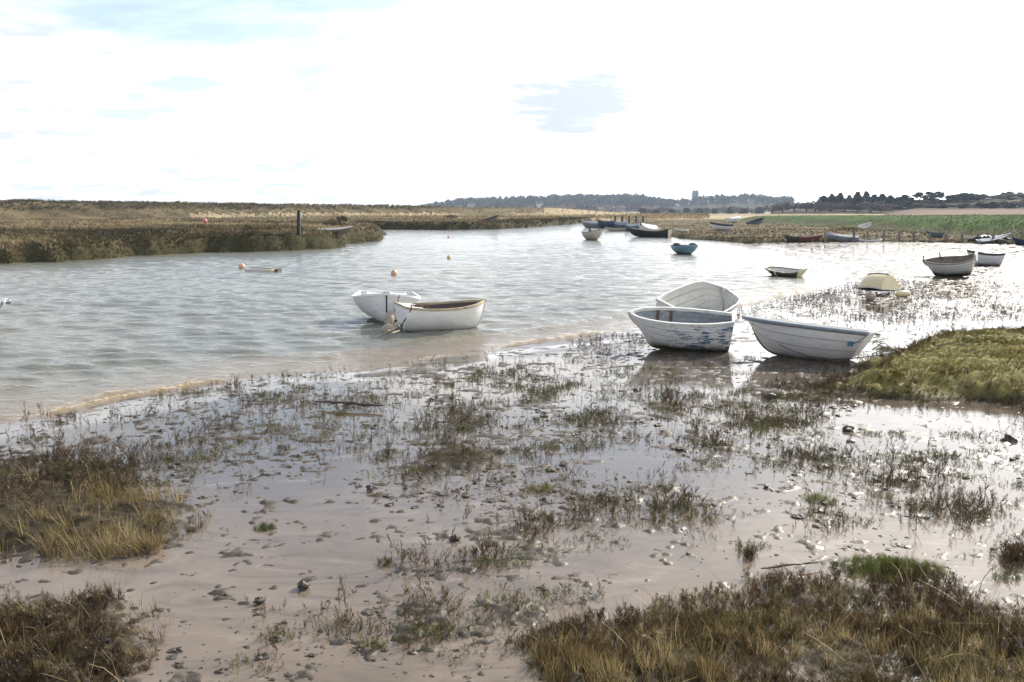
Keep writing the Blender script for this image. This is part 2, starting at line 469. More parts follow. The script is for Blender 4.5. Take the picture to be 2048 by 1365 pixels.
RIDGE = [(400, 423), (700, 421), (800, 420), (860, 415), (920, 411), (1000, 409), (1070, 406), (1150, 402), (1280, 403), (1320, 411), (1360, 413), (1400, 406), (1500, 403), (1560, 408), (1700, 410), (1900, 412), (2300, 412)]
def hill_h(x, y):
    s = x / np.maximum(y, 1) * F_PX + U0
    vt = np.interp(s, [q[0] for q in RIDGE], [q[1] for q in RIDGE])
    D = 1450.0
    top = EYE + (HOR - vt) * D / F_PX + 1.0
    h = -3.6 + (top + 3.6) * sstep(1000, 1440, y)
    # rough heath rising behind the flood bank on the sun side
    s2 = sstep(1740, 1830, s) 
    h2 = s2 * (2.2 * sstep(200, 300, y) + (4.0 + 3.0 * sstep(1900, 2050, s)) * sstep(330, 470, y))
    h3 = sstep(1530, 1600, s) * 2.0 * sstep(330, 420, y)
    return np.maximum(h, np.where(np.maximum(h2, h3) > .05, np.maximum(h2, h3) + .5, -9))

def sector(d0, d1, ratio, s0, s1, ds):
    n = int(math.log(d1 / d0) / math.log(ratio)) + 2
    d = d0 * (d1 / d0) ** (np.arange(n) / (n - 1))
    s = np.arange(s0, s1 + ds * .5, ds)
    Dm, Sm = np.meshgrid(d, s, indexing='ij')
    return Sm * Dm, Dm

def grid_faces(nr, nc, keep):
    """quads of an nr x nc grid where any corner is kept, with unused vertices dropped"""
    i = np.arange(nr * nc).reshape(nr, nc)
    q = np.stack([i[:-1, :-1], i[:-1, 1:], i[1:, 1:], i[1:, :-1]], -1).reshape(-1, 4)
    k = keep.ravel()
    q = q[k[q].any(1)]
    used = np.zeros(nr * nc, bool); used[q.ravel()] = True
    remap = np.cumsum(used) - 1
    return remap[q], used

def terrain(name, X, Y, Z, keep, mat, attrs=None, smooth=True):
    f, used = grid_faces(*X.shape, keep)
    v = np.stack([X.ravel(), Y.ravel(), Z.ravel()], 1)[used]
    at = {a: q.ravel()[used] for a, q in (attrs or {}).items()}
    return tag(mesh_np(name, v, f, mat, smooth=smooth, attrs=at), kind='structure')

def ground_mats():
    m = {}
    k = NT('wet_mud'); p = k.pos()
    n1 = k.noise(p, 0.9, 5, 0.6); n2 = k.noise(p, 9, 6, 0.65); n3 = k.noise(p, 55, 4, 0.6)
    c = k.ramp(n1, [(0.30, (0.040, 0.032, 0.022)), (0.55, (0.070, 0.054, 0.038)), (0.75, (0.115, 0.090, 0.064))])
    c = k.mix(k.rng(n2, 0.50, 0.68, 0, 0.8), c, (0.035, 0.030, 0.022))
    veg = k.attr('veg')
    soil = k.ramp(k.noise(p, 14, 5, 0.65), [(0.35, (0.028, 0.022, 0.013)), (0.6, (0.055, 0.043, 0.024)), (0.75, (0.085, 0.07, 0.035))])
    c = k.mix(veg, c, soil)
    turf = k.ramp(k.noise(p, 5.0, 6, 0.65), [(0.32, (0.085, 0.075, 0.024)), (0.52, (0.16, 0.14, 0.042)), (0.72, (0.25, 0.20, 0.075))])
    c = k.mix(k.attr('turf'), c, turf)
    dry = k.math('MAXIMUM', veg, k.attr('turf'))
    r = k.math('ADD', k.rng(n2, 0.35, 0.7, 0.40, 0.62), k.math('MULTIPLY', dry, 0.5))
    nb = k.bump(n3, 0.40, 0.008, k.bump(n2, 0.45, 0.025))
    k.pbr(c, r, nb, spec=k.rng(dry, 0, 1, 0.38, 0.2)); m['mud'] = k.m

    k = NT('puddle_water'); p = k.pos()
    n1 = k.noise(p, 0.5, 4, 0.6)
    silt = k.noise(k.mapping(p, (1.0, 2.2, 1)), 1.3, 7, 0.68, 1.6)
    c = k.ramp(n1, [(0.3, (0.122, 0.092, 0.067)), (0.7, (0.195, 0.152, 0.114))])
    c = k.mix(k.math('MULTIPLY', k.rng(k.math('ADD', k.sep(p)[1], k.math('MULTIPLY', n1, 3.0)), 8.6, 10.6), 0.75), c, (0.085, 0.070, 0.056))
    c = k.mix(k.rng(silt, 0.50, 0.66, 0, 0.75), c, (0.085, 0.068, 0.052))
    c = k.mix(k.rng(silt, 0.44, 0.30, 0, 0.6), c, (0.27, 0.225, 0.18))
    rp = k.noise(k.mapping(p, (1.0, 2.6, 1)), 7.0, 3, 0.5)
    k.pbr(c, k.rng(silt, 0.40, 0.62, 0.03, 0.11), k.bump(rp, 0.07, 0.01), ior=1.33, spec=0.62); m['puddle'] = k.m

    k = NT('creek_water'); p = k.pos()
    n1 = k.noise(k.mapping(p, (1, 1.5, 1)), 0.12, 4, 0.6)
    c = k.ramp(n1, [(0.3, (0.130, 0.134, 0.112)), (0.7, (0.190, 0.186, 0.150))])
    c = k.mix(k.attr('shallow'), c, (0.19, 0.145, 0.095))
    c = k.mix(k.math('MULTIPLY', k.attr('crest'), k.rng(k.noise(p, 14, 3, .6), .35, .6)), c, (0.62, 0.46, 0.24))  # sandy foam tint, with the gold of sun through the wave painted in
    b1 = k.noise(k.mapping(p, (1.0, 2.0, 1)), 3.2, 4, 0.6)
    b2 = k.noise(k.mapping(p, (1.0, 1.7, 1)), 9.0, 4, 0.6)
    nb = k.bump(b2, 0.38, 0.03, k.bump(b1, 0.48, 0.10))
    k.pbr(c, 0.08, nb, ior=1.33); m['water'] = k.m

    k = NT('marsh_turf'); p = k.pos()
    n1 = k.noise(k.mapping(p, (0.5, 1.3, 1)), 0.13, 6, 0.62); n2 = k.noise(p, 2.2, 5, 0.65)
    mixn = k.math('ADD', k.math('MULTIPLY', n1, 0.75), k.math('MULTIPLY', n2, 0.25))
    c = k.ramp(mixn, [(0.36, (0.050, 0.040, 0.020)), (0.46, (0.100, 0.076, 0.040)), (0.54, (0.150, 0.116, 0.062)), (0.64, (0.20, 0.16, 0.092))])
    c = k.mix(k.attr('edge'), c, (0.040, 0.036, 0.015))
    k.pbr(c, 0.9, k.bump(n2, 0.7, 0.12), spec=0.1); m['marsh'] = k.m

    k = NT('bank_grass'); p = k.pos()
    n1 = k.noise(p, 0.45, 6, 0.65); n2 = k.noise(p, 3.5, 5, 0.7)
    c = k.ramp(n1, [(0.35, (0.028, 0.058, 0.012)), (0.52, (0.048, 0.100, 0.018)), (0.68, (0.085, 0.140, 0.028))])
    c = k.mix(k.attr('edge'), c, k.ramp(n2, [(0.35, (0.055, 0.045, 0.024)), (0.65, (0.11, 0.09, 0.05))]))
    k.pbr(c, 0.9, k.bump(n2, 0.8, 0.15), spec=0.1); m['bank'] = k.m

    k = NT('reed_pasture'); p = k.pos()
    n1 = k.noise(k.mapping(p, (0.22, 1.0, 1)), 0.035, 6, 0.65); n2 = k.noise(p, 0.6, 4, 0.6)
    c = k.ramp(n1, [(0.36, (0.10, 0.085, 0.045)), (0.46, (0.20, 0.16, 0.09)), (0.52, (0.30, 0.24, 0.14)), (0.60, (0.38, 0.31, 0.19)), (0.70, (0.13, 0.12, 0.06))])
    k.pbr(c, 0.9, k.bump(n2, 0.6, 0.2), spec=0.1); m['field'] = k.m

    k = NT('heath'); p = k.pos()
    n1 = k.noise(p, 0.02, 6, 0.6); n2 = k.noise(p, 0.15, 5, 0.65)
    c = k.ramp(k.math('ADD', k.math('MULTIPLY', n1, 0.5), k.math('MULTIPLY', n2, 0.5)), [(0.38, (0.028, 0.026, 0.016)), (0.5, (0.060, 0.050, 0.032)), (0.62, (0.10, 0.08, 0.055))])
    c = k.mix(k.attr('pink'), c, (0.19, 0.135, 0.105))
    k.pbr(c, 0.95, k.bump(n2, 0.8, 1.0), spec=0.05); m['hill'] = k.m
    return m
GM = ground_mats()

def build_ground():
    # near mudflat
    X, Y = sector(3.3, 88, 1.0042, -1.15, 1.15, 0.0034)
    Z = near_h(X, Y)
    sdm = sdist(MUD, X, Y)
    hh = hum_h(X, Y); mh, msd = mound_h(X, Y)
    turf = sstep(0.05, 0.5, msd + fbm(X * 2.5, Y * 2.5, 41, 3) * 0.35)
    veg = np.maximum(sstep(0.012, 0.05, hh), sstep(-0.35, 0.0, msd) * (1 - turf))
    terrain('mudflat', X, Y, Z, sdm > -3, GM['mud'], {'veg': veg, 'turf': turf})
    # standing water over the mud
    X, Y = sector(3.3, 86, 1.012, -1.15, 1.15, 0.010)
    sdm = sdist(MUD, X, Y)
    Z = mud_base(X, Y, sdm)
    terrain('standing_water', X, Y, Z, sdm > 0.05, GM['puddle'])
    # creek, with wind waves modelled
    X, Y = sector(6.0, 260, 1.0046, -1.0, 0.75, 0.0036)
    sdm = sdist(MUD, X, Y)
    w = 0.0
    for ang, wl, a, ph in ((-72, 0.95, .020, .3), (-96, 0.62, .016, 1.9), (-118, 0.47, .010, 4.0), (-84, 0.36, .007, 2.2), (-60, 1.7, .022, 5.0)):
        kx, ky = math.cos(R(ang)) * 2 * math.pi / wl, math.sin(R(ang)) * 2 * math.pi / wl
        phs = kx * X + ky * Y + ph + 2.6 * fbm(X * .45 / wl ** .5, Y * .45 / wl ** .5, int(ang) + 200, 3)
        amp = a * (0.35 + 1.1 * vnoise(X * .5 / wl, Y * .8 / wl, int(ang) + 300)) * sstep(wl * 0.004 * 60, wl * 0.004 * 20, Y * 0.004 * 0.5)
        amp = amp * .78
        w = w + amp * (1.6 * np.abs(np.sin(phs * .5)) ** 0.9 - 0.9) if ang == -60 else w + amp * np.sin(phs)
    calm = 0.25 + 0.75 * sstep(-0.2, -3.0, sdm)
    Z = w * calm
    # low wavelets running up the shore
    along = X * .83 + Y * .56
    crest = 0 * X
    for off, a, f0, w0, s0 in ((-.45, .085, .30, .14, 1), (-1.5, .05, .21, .18, 2), (-.12, .05, .5, .08, 3)):
        line = sdm - off + .30 * fbm(along * .35, along * 0, 95 + s0, 3)
        seg = sstep(.0, .30, fbm(along * f0, along * 0 + s0 * 7, 97, 2) + .06) * (Y < 40)
        Z = Z + a * seg * np.exp(-(line / w0) ** 2) * (1 + .5 * fbm(X * 7, Y * 7, 98, 2))
        if s0 != 2: crest = np.maximum(crest, seg * np.exp(-((line + w0 * .3) / (w0 * .8)) ** 2))
    keep = (sdm < 0.8) & (Y < 250)
    terrain('creek_water', X, Y, Z, keep, GM['water'], {'crest': crest, 'shallow': sstep(-3.0, -0.1, sdm + fbm(X * .5, Y * .5, 91, 3) * 1.2)})
    # marshes, flood bank and flats
    X, Y = sector(26, 1100, 1.0080, -1.15, 1.15, 0.0052)
    Z = far_h(X, Y)
    t = (Y - EMB0[1]) / (EMB1[1] - EMB0[1]); bx = EMB0[0] + (EMB1[0] - EMB0[0]) * t
    e = X - bx
    bank = (e > -0.3) & (Y < 176)
    field = (Y > 184) & ~bank
    yd = 172 + 0.9 * np.maximum(X + 98, -60)
    left = (Z > 1.25) & (X < 10) & (Y > 176) & (Y < yd + 30)
    field &= ~left
    marsh = (Z > -0.55) & ~bank & ~field
    edge = 0
    for poly in (LEFT, MID, RIGHT):
        sd = sdist(poly, X, Y) + fbm(X * .9, Y * .9, 22, 4) * 0.7
        edge = np.maximum(edge, sstep(3.0, 0.8, sd) * (sd > -1.5) * (0.5 if poly is RIGHT else 1.0))
    edge = np.maximum(edge, sstep(2.6, 3.0, Z) * left * 0.8)
    terrain('saltmarsh', X, Y, Z, marsh, GM['marsh'], {'edge': edge})
    hb = sstep(1.35, 0.65, Z + fbm(X * .4, Y * .4, 61, 4) * 0.9)
    terrain('grass_bank', X, Y, Z + 0.003, bank, GM['bank'], {'edge': hb})
    terrain('fields', X, Y, Z + 0.004, field, GM['field'])
    # wooded ridge and heath
    X, Y = sector(210, 3600, 1.02, -1.4, 1.4, 0.012)
    Z = hill_h(X, Y)
    pink = sstep(1700, 1800, X / Y * F_PX + U0) * sstep(345, 310, Y) * sstep(-.4, .2, fbm(X * .02, Y * .05, 71, 3) + .25)
    terrain('hills', X, Y, Z, (Z > 0.55) | (Y > 985), GM['hill'], {'pink': pink})
    # what lies under and behind everything, out to the horizon
    k = MB().box((0, 1500, -5.3), (8800, 7600, 0.2)); tag(k.build('ground', GM['mud']), kind='structure')
build_ground()
# ------------------------------------------------------------------ boats
def crom(xs, ys, t):
    """smooth curve through the points (xs, ys)"""
    xs = np.asarray(xs, float); ys = np.asarray(ys, float); t = np.asarray(t, float)
    m = np.gradient(ys, xs)
    i = np.clip(np.searchsorted(xs, t) - 1, 0, len(xs) - 2)
    h = xs[i + 1] - xs[i]; s = (t - xs[i]) / h
    return ((2 * s**3 - 3 * s**2 + 1) * ys[i] + (s**3 - 2 * s**2 + s) * h * m[i] + (-2 * s**3 + 3 * s**2) * ys[i + 1] + (s**3 - s**2) * h * m[i + 1])

class Hull:
    def __init__(h, L=2.6, B=1.25, D=0.52, sheer_bow=0.16, sheer_stern=0.05, transom=0.78, pram=0.0, rake=0.28, trake=0.10, rocker=0.05, forefoot=0.5, deadrise=0.18, strakes=6, lap=0.010, thick=0.016, plan=None):
        h.__dict__.update({k: v for k, v in locals().items() if k != 'h'})
        h.tx = [0, .2, .45, .68, .84, .94, 1.0]
        h.ty = plan or [transom, .93, 1.0, .88, .60, .28 + pram * .3, max(0.02, pram)]
        if pram: h.ty = [transom, .94, 1.0, .95, .85, .72 * pram + .25, pram]
    def b(h, t): return np.clip(crom(h.tx, h.ty, t), 0.01, None) * h.B / 2
    def zs(h, t): return h.D + h.sheer_bow * np.clip((t - .35) / .65, 0, 1) ** 2 + h.sheer_stern * np.clip((.35 - t) / .35, 0, 1) ** 2
    def zk(h, t): return h.rocker * (np.clip((t - .4) / .6, 0, 1) ** 2 + 0.6 * np.clip((.35 - t) / .35, 0, 1) ** 2) + h.forefoot * h.D * np.clip((t - .62) / .38, 0, 1) ** 2.7
    def pt(h, t, w, side=1, off=0.0, inset=0.0):
        """point on the skin: t stern 0 to bow 1, w keel 0 to sheer 1"""
        t = np.asarray(t, float); w = np.asarray(w, float)
        v = np.clip(h.deadrise + (1 - h.deadrise) * np.clip((t - .45) / .55, 0, 1) ** 1.3, 0, 1)
        if h.pram: v = h.deadrise + 0.25 * np.clip((t - .6) / .4, 0, 1)
        a = w * math.pi / 2
        yy = (1 - v) * np.sin(a) + v * w ** (1 - .15 * v)
        zz = (1 - v) * (1 - np.cos(a)) ** 0.85 + v * w ** (1 + .15 * v)
        # outward direction in the section
        e = 1e-3
        a2 = np.clip(w + e, 0, 1.001) * math.pi / 2
        b = h.b(t); zk, zs = h.zk(t), h.zs(t)
        y = b * yy; z = zk + (zs - zk) * zz
        w2 = np.clip(w + e, 0, 2)
        dy = b * ((1 - v) * np.sin(w2 * math.pi / 2) + v * w2 ** (1 - .15 * v)) - y
        dz = (zs - zk) * ((1 - v) * np.abs(1 - np.cos(w2 * math.pi / 2)) ** .85 + v * w2 ** (1 + .15 * v)) - (z - zk)
        ln = np.sqrt(dy * dy + dz * dz) + 1e-9
        ny, nz = dz / ln, -dy / ln
        o = off - inset
        y = y + ny * o; z = z + nz * o
        y = np.maximum(y, 0.004) if inset else y
        x = -h.L / 2 + h.L * t - h.rake * (1 - w) ** 1.6 * np.clip((t - .72) / .28, 0, 1) ** 1.5 + h.trake * (1 - w) * np.clip(1 - t / .25, 0, 1)
        return np.stack(np.broadcast_arrays(x, side * y, z), -1)

def skin(h, n=30, inner=False, per=4):
    """one skin of the hull, clinker steps outside"""
    t = np.linspace(0, 1, n) ** 0.94
    prof = []
    for i in range(h.strakes):
        for j in [0, .08] + [q / per for q in range(1, per + 1)]:
            prof.append(((i + j) / h.strakes, h.lap * (1 - j), 1.0 if j == 0 and i and h.lap > .004 else 0.0))  # last value masks the painted shadow line at each lap
    ws = np.array([q[0] for q in prof]); of = np.array([q[1] for q in prof])
    T, Wm = np.meshgrid(t, ws, indexing='ij'); OF = np.broadcast_to(of, T.shape)
    fade = np.clip((1 - T) / .06, 0, 1)
    grids = []
    for side in (1, -1):
        grids.append(h.pt(T, Wm, side, OF * fade, (h.thick) if inner else 0.0))
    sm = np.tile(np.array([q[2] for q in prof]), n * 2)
    m = len(ws); fs = []; V = np.concatenate([g.reshape(-1, 3) for g in grids])
    i = np.arange(n * m).reshape(n, m)
    q = np.stack([i[:-1, :-1], i[1:, :-1], i[1:, 1:], i[:-1, 1:]], -1).reshape(-1, 4)
    a, b = q, q[:, ::-1] + n * m
    f = np.concatenate([a, b]) if not inner else np.concatenate([a[:, ::-1], b[:, ::-1]])
    return V, f, sm

def rail(h, w, hh, out=0.012, t0=0.0, t1=1.0, n=30, side=1, drop=0.0, wv=1.0):
    """a squared strip following the sheer"""
    t = t0 + (t1 - t0) * np.linspace(0, 1, n) ** 0.94
    c = h.pt(t, np.full(n, wv), side)
    tan = np.gradient(c, axis=0); tan /= np.linalg.norm(tan, axis=1)[:, None]
    nrm = np.stack([-tan[:, 1], tan[:, 0], np.zeros(n)], 1) * (side)
    nrm /= np.linalg.norm(nrm, axis=1)[:, None] + 1e-9
    up = np.array((0, 0, 1.0))
    ring = []
    for a, bz in ((out, hh / 2), (out, -hh / 2), (out - w, -hh / 2), (out - w, hh / 2)):
        ring.append(c + nrm * a + up * (bz - drop))
    return np.stack(ring, 1)         # n x 4 x 3

def strip(mb, ring):
    n, k = ring.shape[:2]; fs = []
    for i in range(n - 1):
        for j in range(k): fs.append((i * k + j, i * k + (j + 1) % k, (i + 1) * k + (j + 1) % k, (i + 1) * k + j))
    fs += [tuple(range(k)), tuple((n - 1) * k + j for j in reversed(range(k)))]
    mb.add(ring.reshape(-1, 3), fs)

def section_plate(mb, h, t, th, w0=0.0, w1=1.0, n=14, grow=0.0, zcap=None):
    """a flat board filling the section at t (transom, bulkhead, pram bow)"""
    ws = np.linspace(w0, w1, n)
    a = h.pt(t, ws, 1, grow); b = h.pt(t, ws, -1, grow)[::-1]
    lo = np.concatenate([a, b]); m = len(lo)
    if zcap is not None: lo[:, 2] = np.minimum(lo[:, 2], zcap)
    hi = lo + np.array((th, 0, 0))
    fs = [tuple(range(m))[::-1], tuple(m + i for i in range(m))]
    for i in range(m): fs.append((i, (i + 1) % m, m + (i + 1) % m, m + i))
    mb.add(np.concatenate([lo, hi]), fs)

def boat(name, label, loc, head=0, heel=0, pitch=0, mats=None, group=None, thwarts=(.30, .58), rail_w=.040, rail_h=.045, floor=True, deck=None, n=30, detail=True, rub=None, cat='boat', **kw):
    """hull (inner and outer skin), transom, gunwale, keel, thwarts, floor; hull-local x runs to the bow"""
    h = Hull(**kw); M_ = mats
    root = empty(name, loc, (R(heel), R(-pitch), R(head)))
    tag(root, label, cat, group)
    V, f, sm = skin(h, n); hull = mesh_np('hull', V, f, M_['hull'], root, attrs={'lap_shade': sm})
    V, f, sm = skin(h, n, True, 2); mesh_np('inner_skin', V, f, M_.get('inner', M_['hull']), root, attrs={'lap_shade': sm})
    mb = MB(); section_plate(mb, h, 0.0, 0.024)
    if h.pram:
        pm = MB(); section_plate(pm, h, 1.0, 0.02); pm.build('bow_board', M_.get('transom', M_['hull']), root)
    mb.build('transom', M_.get('transom', M_['hull']), root)
    g = MB()
    for s in (1, -1):
        strip(g, rail(h, rail_w, rail_h, rail_w * .45, side=s, n=n, drop=-.004))
    tr = h.pt(0.0, 1.0, 1); tl = h.pt(0.0, 1.0, -1)
    g.box(((tr[0] + .008), 0, tr[2] + .012), (.045, tr[1] - tl[1] + .01, .03))
    if not h.pram:
        bp = h.pt(1.0, 1.0, 1); g.box((bp[0] - .015, 0, bp[2] + .012), (.10, .075, .055))
    else:
        br = h.pt(1.0, 1.0, 1); g.box((br[0] + .01, 0, br[2] + .01), (.05, 2 * br[1] + .02, .04))
    g.build('gunwale', M_.get('rail', M_['hull']), root)
    if detail:
        kb = MB()
        t = np.linspace(0.02, 1, 22); c = h.pt(t, 0.0, 1); c[:, 1] = 0
        w = np.linspace(0.08, 1.0, 14); st = h.pt(1.0, w, 1); st[:, 1] = 0
        line = np.concatenate([c, st]) if not h.pram else c
        d = np.gradient(line, axis=0); d /= np.linalg.norm(d, axis=1)[:, None]
        nr = np.stack([d[:, 2], 0 * d[:, 0], -d[:, 0]], 1)
        ring = np.stack([line + np.array((0, .018, 0)), line + nr * .032 + np.array((0, .013, 0)), line + nr * .032 - np.array((0, .013, 0)), line - np.array((0, .018, 0))], 1)
        strip(kb, ring); kb.build('keel', M_.get('keel', M_['hull']), root)
    for t in thwarts or ():
        tb = MB(); wv = 0.66
        y = float(h.pt(t, wv, 1)[1]) - h.thick; z = float(h.pt(t, wv, 1)[2])
        tb.box((float(h.pt(t, wv, 1)[0]), 0, z), (.22 * min(1, h.L / 2.4), 2 * y, .026)); tb.build('thwart', M_.get('thwart', M_.get('inner', M_['hull'])), root)
    if floor:
        fb = MB(); ts = np.linspace(.06, .80, 12)
        a = h.pt(ts, np.full(12, .36), 1, 0, h.thick + .004); b = h.pt(ts, np.full(12, .36), -1, 0, h.thick + .004)
        z = np.maximum(a[:, 2], 0.03)
        a[:, 2] = z; b[:, 2] = z
        vs = np.concatenate([a, b]); fb.add(vs, [(i, i + 1, 13 + i, 12 + i) for i in range(11)])
        fb.build('floor_board', M_.get('floor', M_.get('inner', M_['hull'])), root)
    if deck:       # (t0, t1, crown)  closed deck between two stations
        db = MB(); t0, t1, cr = deck; ts = np.linspace(t0, t1, 10); k = 9
        vs = []
        for tt in ts:
            a = h.pt(tt, 1.0, 1)
            for j in range(k):
                q = -1 + 2 * j / (k - 1)
                vs.append((a[0], a[1] * q, a[2] + .018 + cr * (1 - q * q)))
        fs = [(i * k + j, i * k + j + 1, (i + 1) * k + j + 1, (i + 1) * k + j) for i in range(9) for j in range(k - 1)]
        e0 = len(vs); a = h.pt(t0, 1.0, 1)
        vs += [(a[0], a[1], a[2] - .03), (a[0], -a[1], a[2] - .03)]
        fs += [tuple(range(k)) + (e0, e0 + 1)]
        db.add(vs, fs); db.build('deck', M_.get('deck', M_['hull']), root)
    if rub:        # fat rubber fender round the sheer
        rb = MB()
        for s in (1, -1):
            tt = np.linspace(0, 1, n) ** .94; c = h.pt(tt, 1.0, s); c[:, 1] += s * rub * .6; c[:, 2] -= rub * .55
            rb.tube(c, rub, 8)
        rb.build('rubbing_band', M_['rub'], root, smooth=True)
    root['hull_length'] = h.L
    return root, h

def local(root, p):
    m = Matrix.Translation(root.location) @ root.rotation_euler.to_matrix().to_4x4()
    return np.array(m @ Vector(tuple(map(float, p))))

def rope(name, label, pts, r=.008, mat=None, sag=0.0, cat='rope', parent=None, steps=10):
    """a rope through the points, hanging a little between them"""
    out = []
    for a, b in zip(pts[:-1], pts[1:]):
        a, b = np.array(a, float), np.array(b, float)
        for i in range(steps):
            t = i / steps; q = a + (b - a) * t; q[2] -= sag * 4 * t * (1 - t); out.append(q)
    out.append(np.array(pts[-1], float))
    o = MB().tube(out, r, 6).build(name, mat, parent, smooth=True)
    if not parent: tag(o, label, cat)
    return o

WHITE = (0.74, 0.74, 0.71); CREAM = (0.76, 0.64, 0.38)
BM = {
    'blue_worn': boat_paint('worn_white_over_blue', (0.78, 0.785, 0.78), grime=.5, algae=.17, patch=(0.035, 0.11, 0.23), patch_at=(-1.05, 0.15), patch_amt=.80, rust=.35),
    'blue_worn_in': boat_paint('worn_blue_inside', (0.21, 0.24, 0.265), dirt=(.08, .07, .06), grime=.7, patch=(0.36, 0.36, 0.36), patch_amt=.6, rust=.4),
    'rail_worn': boat_paint('worn_white_rail', (0.66, 0.66, 0.63), grime=.85, dirt=(.14, .115, .08), rust=.3),
    'grey_white': boat_paint('dull_white_hull', (0.76, 0.75, 0.735), grime=.12, algae=.05, algae_col=(0.05, 0.048, 0.03)),
    'grey_white_in': boat_paint('dull_white_inside', (0.60, 0.585, 0.54), grime=.3),
    'rubber': plain('grey_blue_rubber', (0.15, 0.18, 0.20), .45, .2, 12),
    'inner_cream': boat_paint('pale_warm_inside', (0.62, 0.60, 0.54), grime=.25, rust=.12),
    'blue_floor': plain('faded_blue_floor', (0.16, 0.30, 0.36), .5, .4, 5),
    'dark_rub': plain('dark_rail', (0.035, 0.04, 0.05), .5, .3, 10),
    'white_bright': boat_paint('bright_white_hull', (0.86, 0.86, 0.83), grime=.18, algae=.075, algae_col=(0.10, 0.11, 0.02), rough=.35),
    'white_dark_foot': boat_paint('white_hull_dark_foot', (0.76, 0.77, 0.77), grime=.15, algae=.09, algae_col=(0.02, 0.024, 0.022), patch=(.04, .08, .16), patch_amt=.05, rough=.35),
    'weathered_rail': plain('weathered_timber_rail', (0.38, 0.32, 0.21), .8, .35, 9),
    'dark_wood': plain('dark_wet_timber', (0.065, 0.045, 0.038), .6, .4, 8),
    'grey_wood': plain('grey_weathered_timber', (0.17, 0.145, 0.12), .8, .35, 8),
    'pale_blue': boat_paint('faded_blue_hull', (0.19, 0.33, 0.40), grime=.6, algae=.17, algae_col=(.05, .045, .03)),
    'cream': boat_paint('cream_hull', CREAM, grime=.3, rough=.4),
    'cream_top': boat_paint('cream_weedy_hull', CREAM, grime=.4, algae=.15, algae_col=(0.10, 0.085, 0.045), rough=.4),
    'mossy': boat_paint('mossy_hull', (0.30, 0.28, 0.20), grime=.8, algae=.36, algae_col=(0.055, 0.055, 0.03)),
    'lemon': boat_paint('faded_lemon', (0.62, 0.57, 0.33), grime=.5, algae=.05),
    'weed_white': boat_paint('white_clinker_weed_foot', (0.66, 0.66, 0.63), grime=.45, algae=.24, algae_col=(0.035, 0.036, 0.016), rust=.3),
    'yellowed': boat_paint('yellowed_transom', (0.70, 0.58, 0.36), grime=.6, rust=.5, algae=.24),
    'navy': plain('navy_cloth', (0.012, 0.022, 0.055), .7, .4, 3),
    'grey_cloth': plain('grey_cloth', (0.20, 0.23, 0.27), .8, .3, 3, .02),
    'blue_cloth': plain('dull_blue_cloth', (0.085, 0.13, 0.18), .75, .35, 3, .02),
    'green_dark': boat_paint('dark_green_hull', (0.04, 0.055, 0.045), grime=.5),
    'maroon': boat_paint('maroon_hull', (0.16, 0.05, 0.045), grime=.5),
    'black': plain('tarred_black', (0.015, 0.015, 0.016), .6, .4, 6),
    'tan': boat_paint('tan_hull', (0.58, 0.52, 0.43), grime=.5, algae=.07),
    'pinkish': boat_paint('pinkish_transom', (0.58, 0.46, 0.38), grime=.6, rust=.3),
    'buoy_orange': plain('faded_orange_buoy', (0.66, 0.36, 0.22), .45, .18, 5),
    'buoy_red': plain('red_buoy', (0.55, 0.15, 0.14), .45, .15, 5),
    'buoy_yellow': plain('pale_yellow_buoy', (0.62, 0.50, 0.22), .5, .2, 5),
    'buoy_grey': plain('grimy_grey_buoy', (0.36, 0.30, 0.25), .7, .35, 7),
    'rope_pale': rope_mat('pale_rope', (0.45, 0.39, 0.28)),
    'rope_dark': rope_mat('dark_rope', (0.10, 0.09, 0.08)),
    'rope_rust': rope_mat('rusty_chain', (0.16, 0.085, 0.05)),
    'rope_teal': rope_mat('teal_rope', (0.06, 0.22, 0.26)),
    'rope_green': rope_mat('grey_green_rope', (0.36, 0.38, 0.30)),
    'white_plain': plain('white_plastic', (0.75, 0.75, 0.73), .5, .1, 6),
    'blue_rub': plain('blue_fender', (0.13, 0.19, 0.26), .4, .3, 5),
}
G = 'small boats of the creek and its mudflat'

def zmud(x, y): return float(near_h(np.array([x]), np.array([y]))[0])

# --- three dinghies on the mud by the green mound
p = P(1372, 694, .1)
bA, hA = boat('dinghy', 'white clinker dinghy with blue paint flaking off its side and an open grey blue inside', (3.165, 16.60, .072), head=168.5, heel=-11, pitch=1.9, group=G,
    mats=dict(hull=BM['blue_worn'], inner=BM['blue_worn_in'], rail=BM['rail_worn'], transom=BM['rail_worn'], thwart=BM['blue_worn_in'], floor=BM['grey_wood']),
    L=1.91, B=.94, D=.64, sheer_bow=.02, sheer_stern=.02, strakes=6, lap=.014, rake=.30, trake=.056, rail_w=.055, rail_h=.055, thwarts=(.62,), forefoot=.5, plan=[.55, .85, 1, .95, .72, .42, .02])
for a in (.60, .73):
    q = hA.pt(a, .80, -1); MB().box((q[0], q[1] + .035, q[2] + .02), (.05, .03, .24)).build('frame_timber', BM['rope_rust'], bA)

p = P(1400, 640, .1)
bB, hB = boat('dinghy', 'dinghy lying on its side with its pale lapped inside and dark edged rail turned up', (3.93, 19.15, .15), head=48, heel=21, pitch=8.5, group=G,
    mats=dict(hull=BM['grey_white'], inner=BM['inner_cream'], rail=BM['grey_white'], rub=BM['dark_rub'], floor=BM['blue_floor']),
    L=2.05, B=1.20, D=.66, sheer_bow=.04, strakes=5, lap=.014, rub=.020, rail_w=.028, thwarts=(), rake=.17, forefoot=.3, plan=[.8, .95, 1, .97, .88, .65, .03])

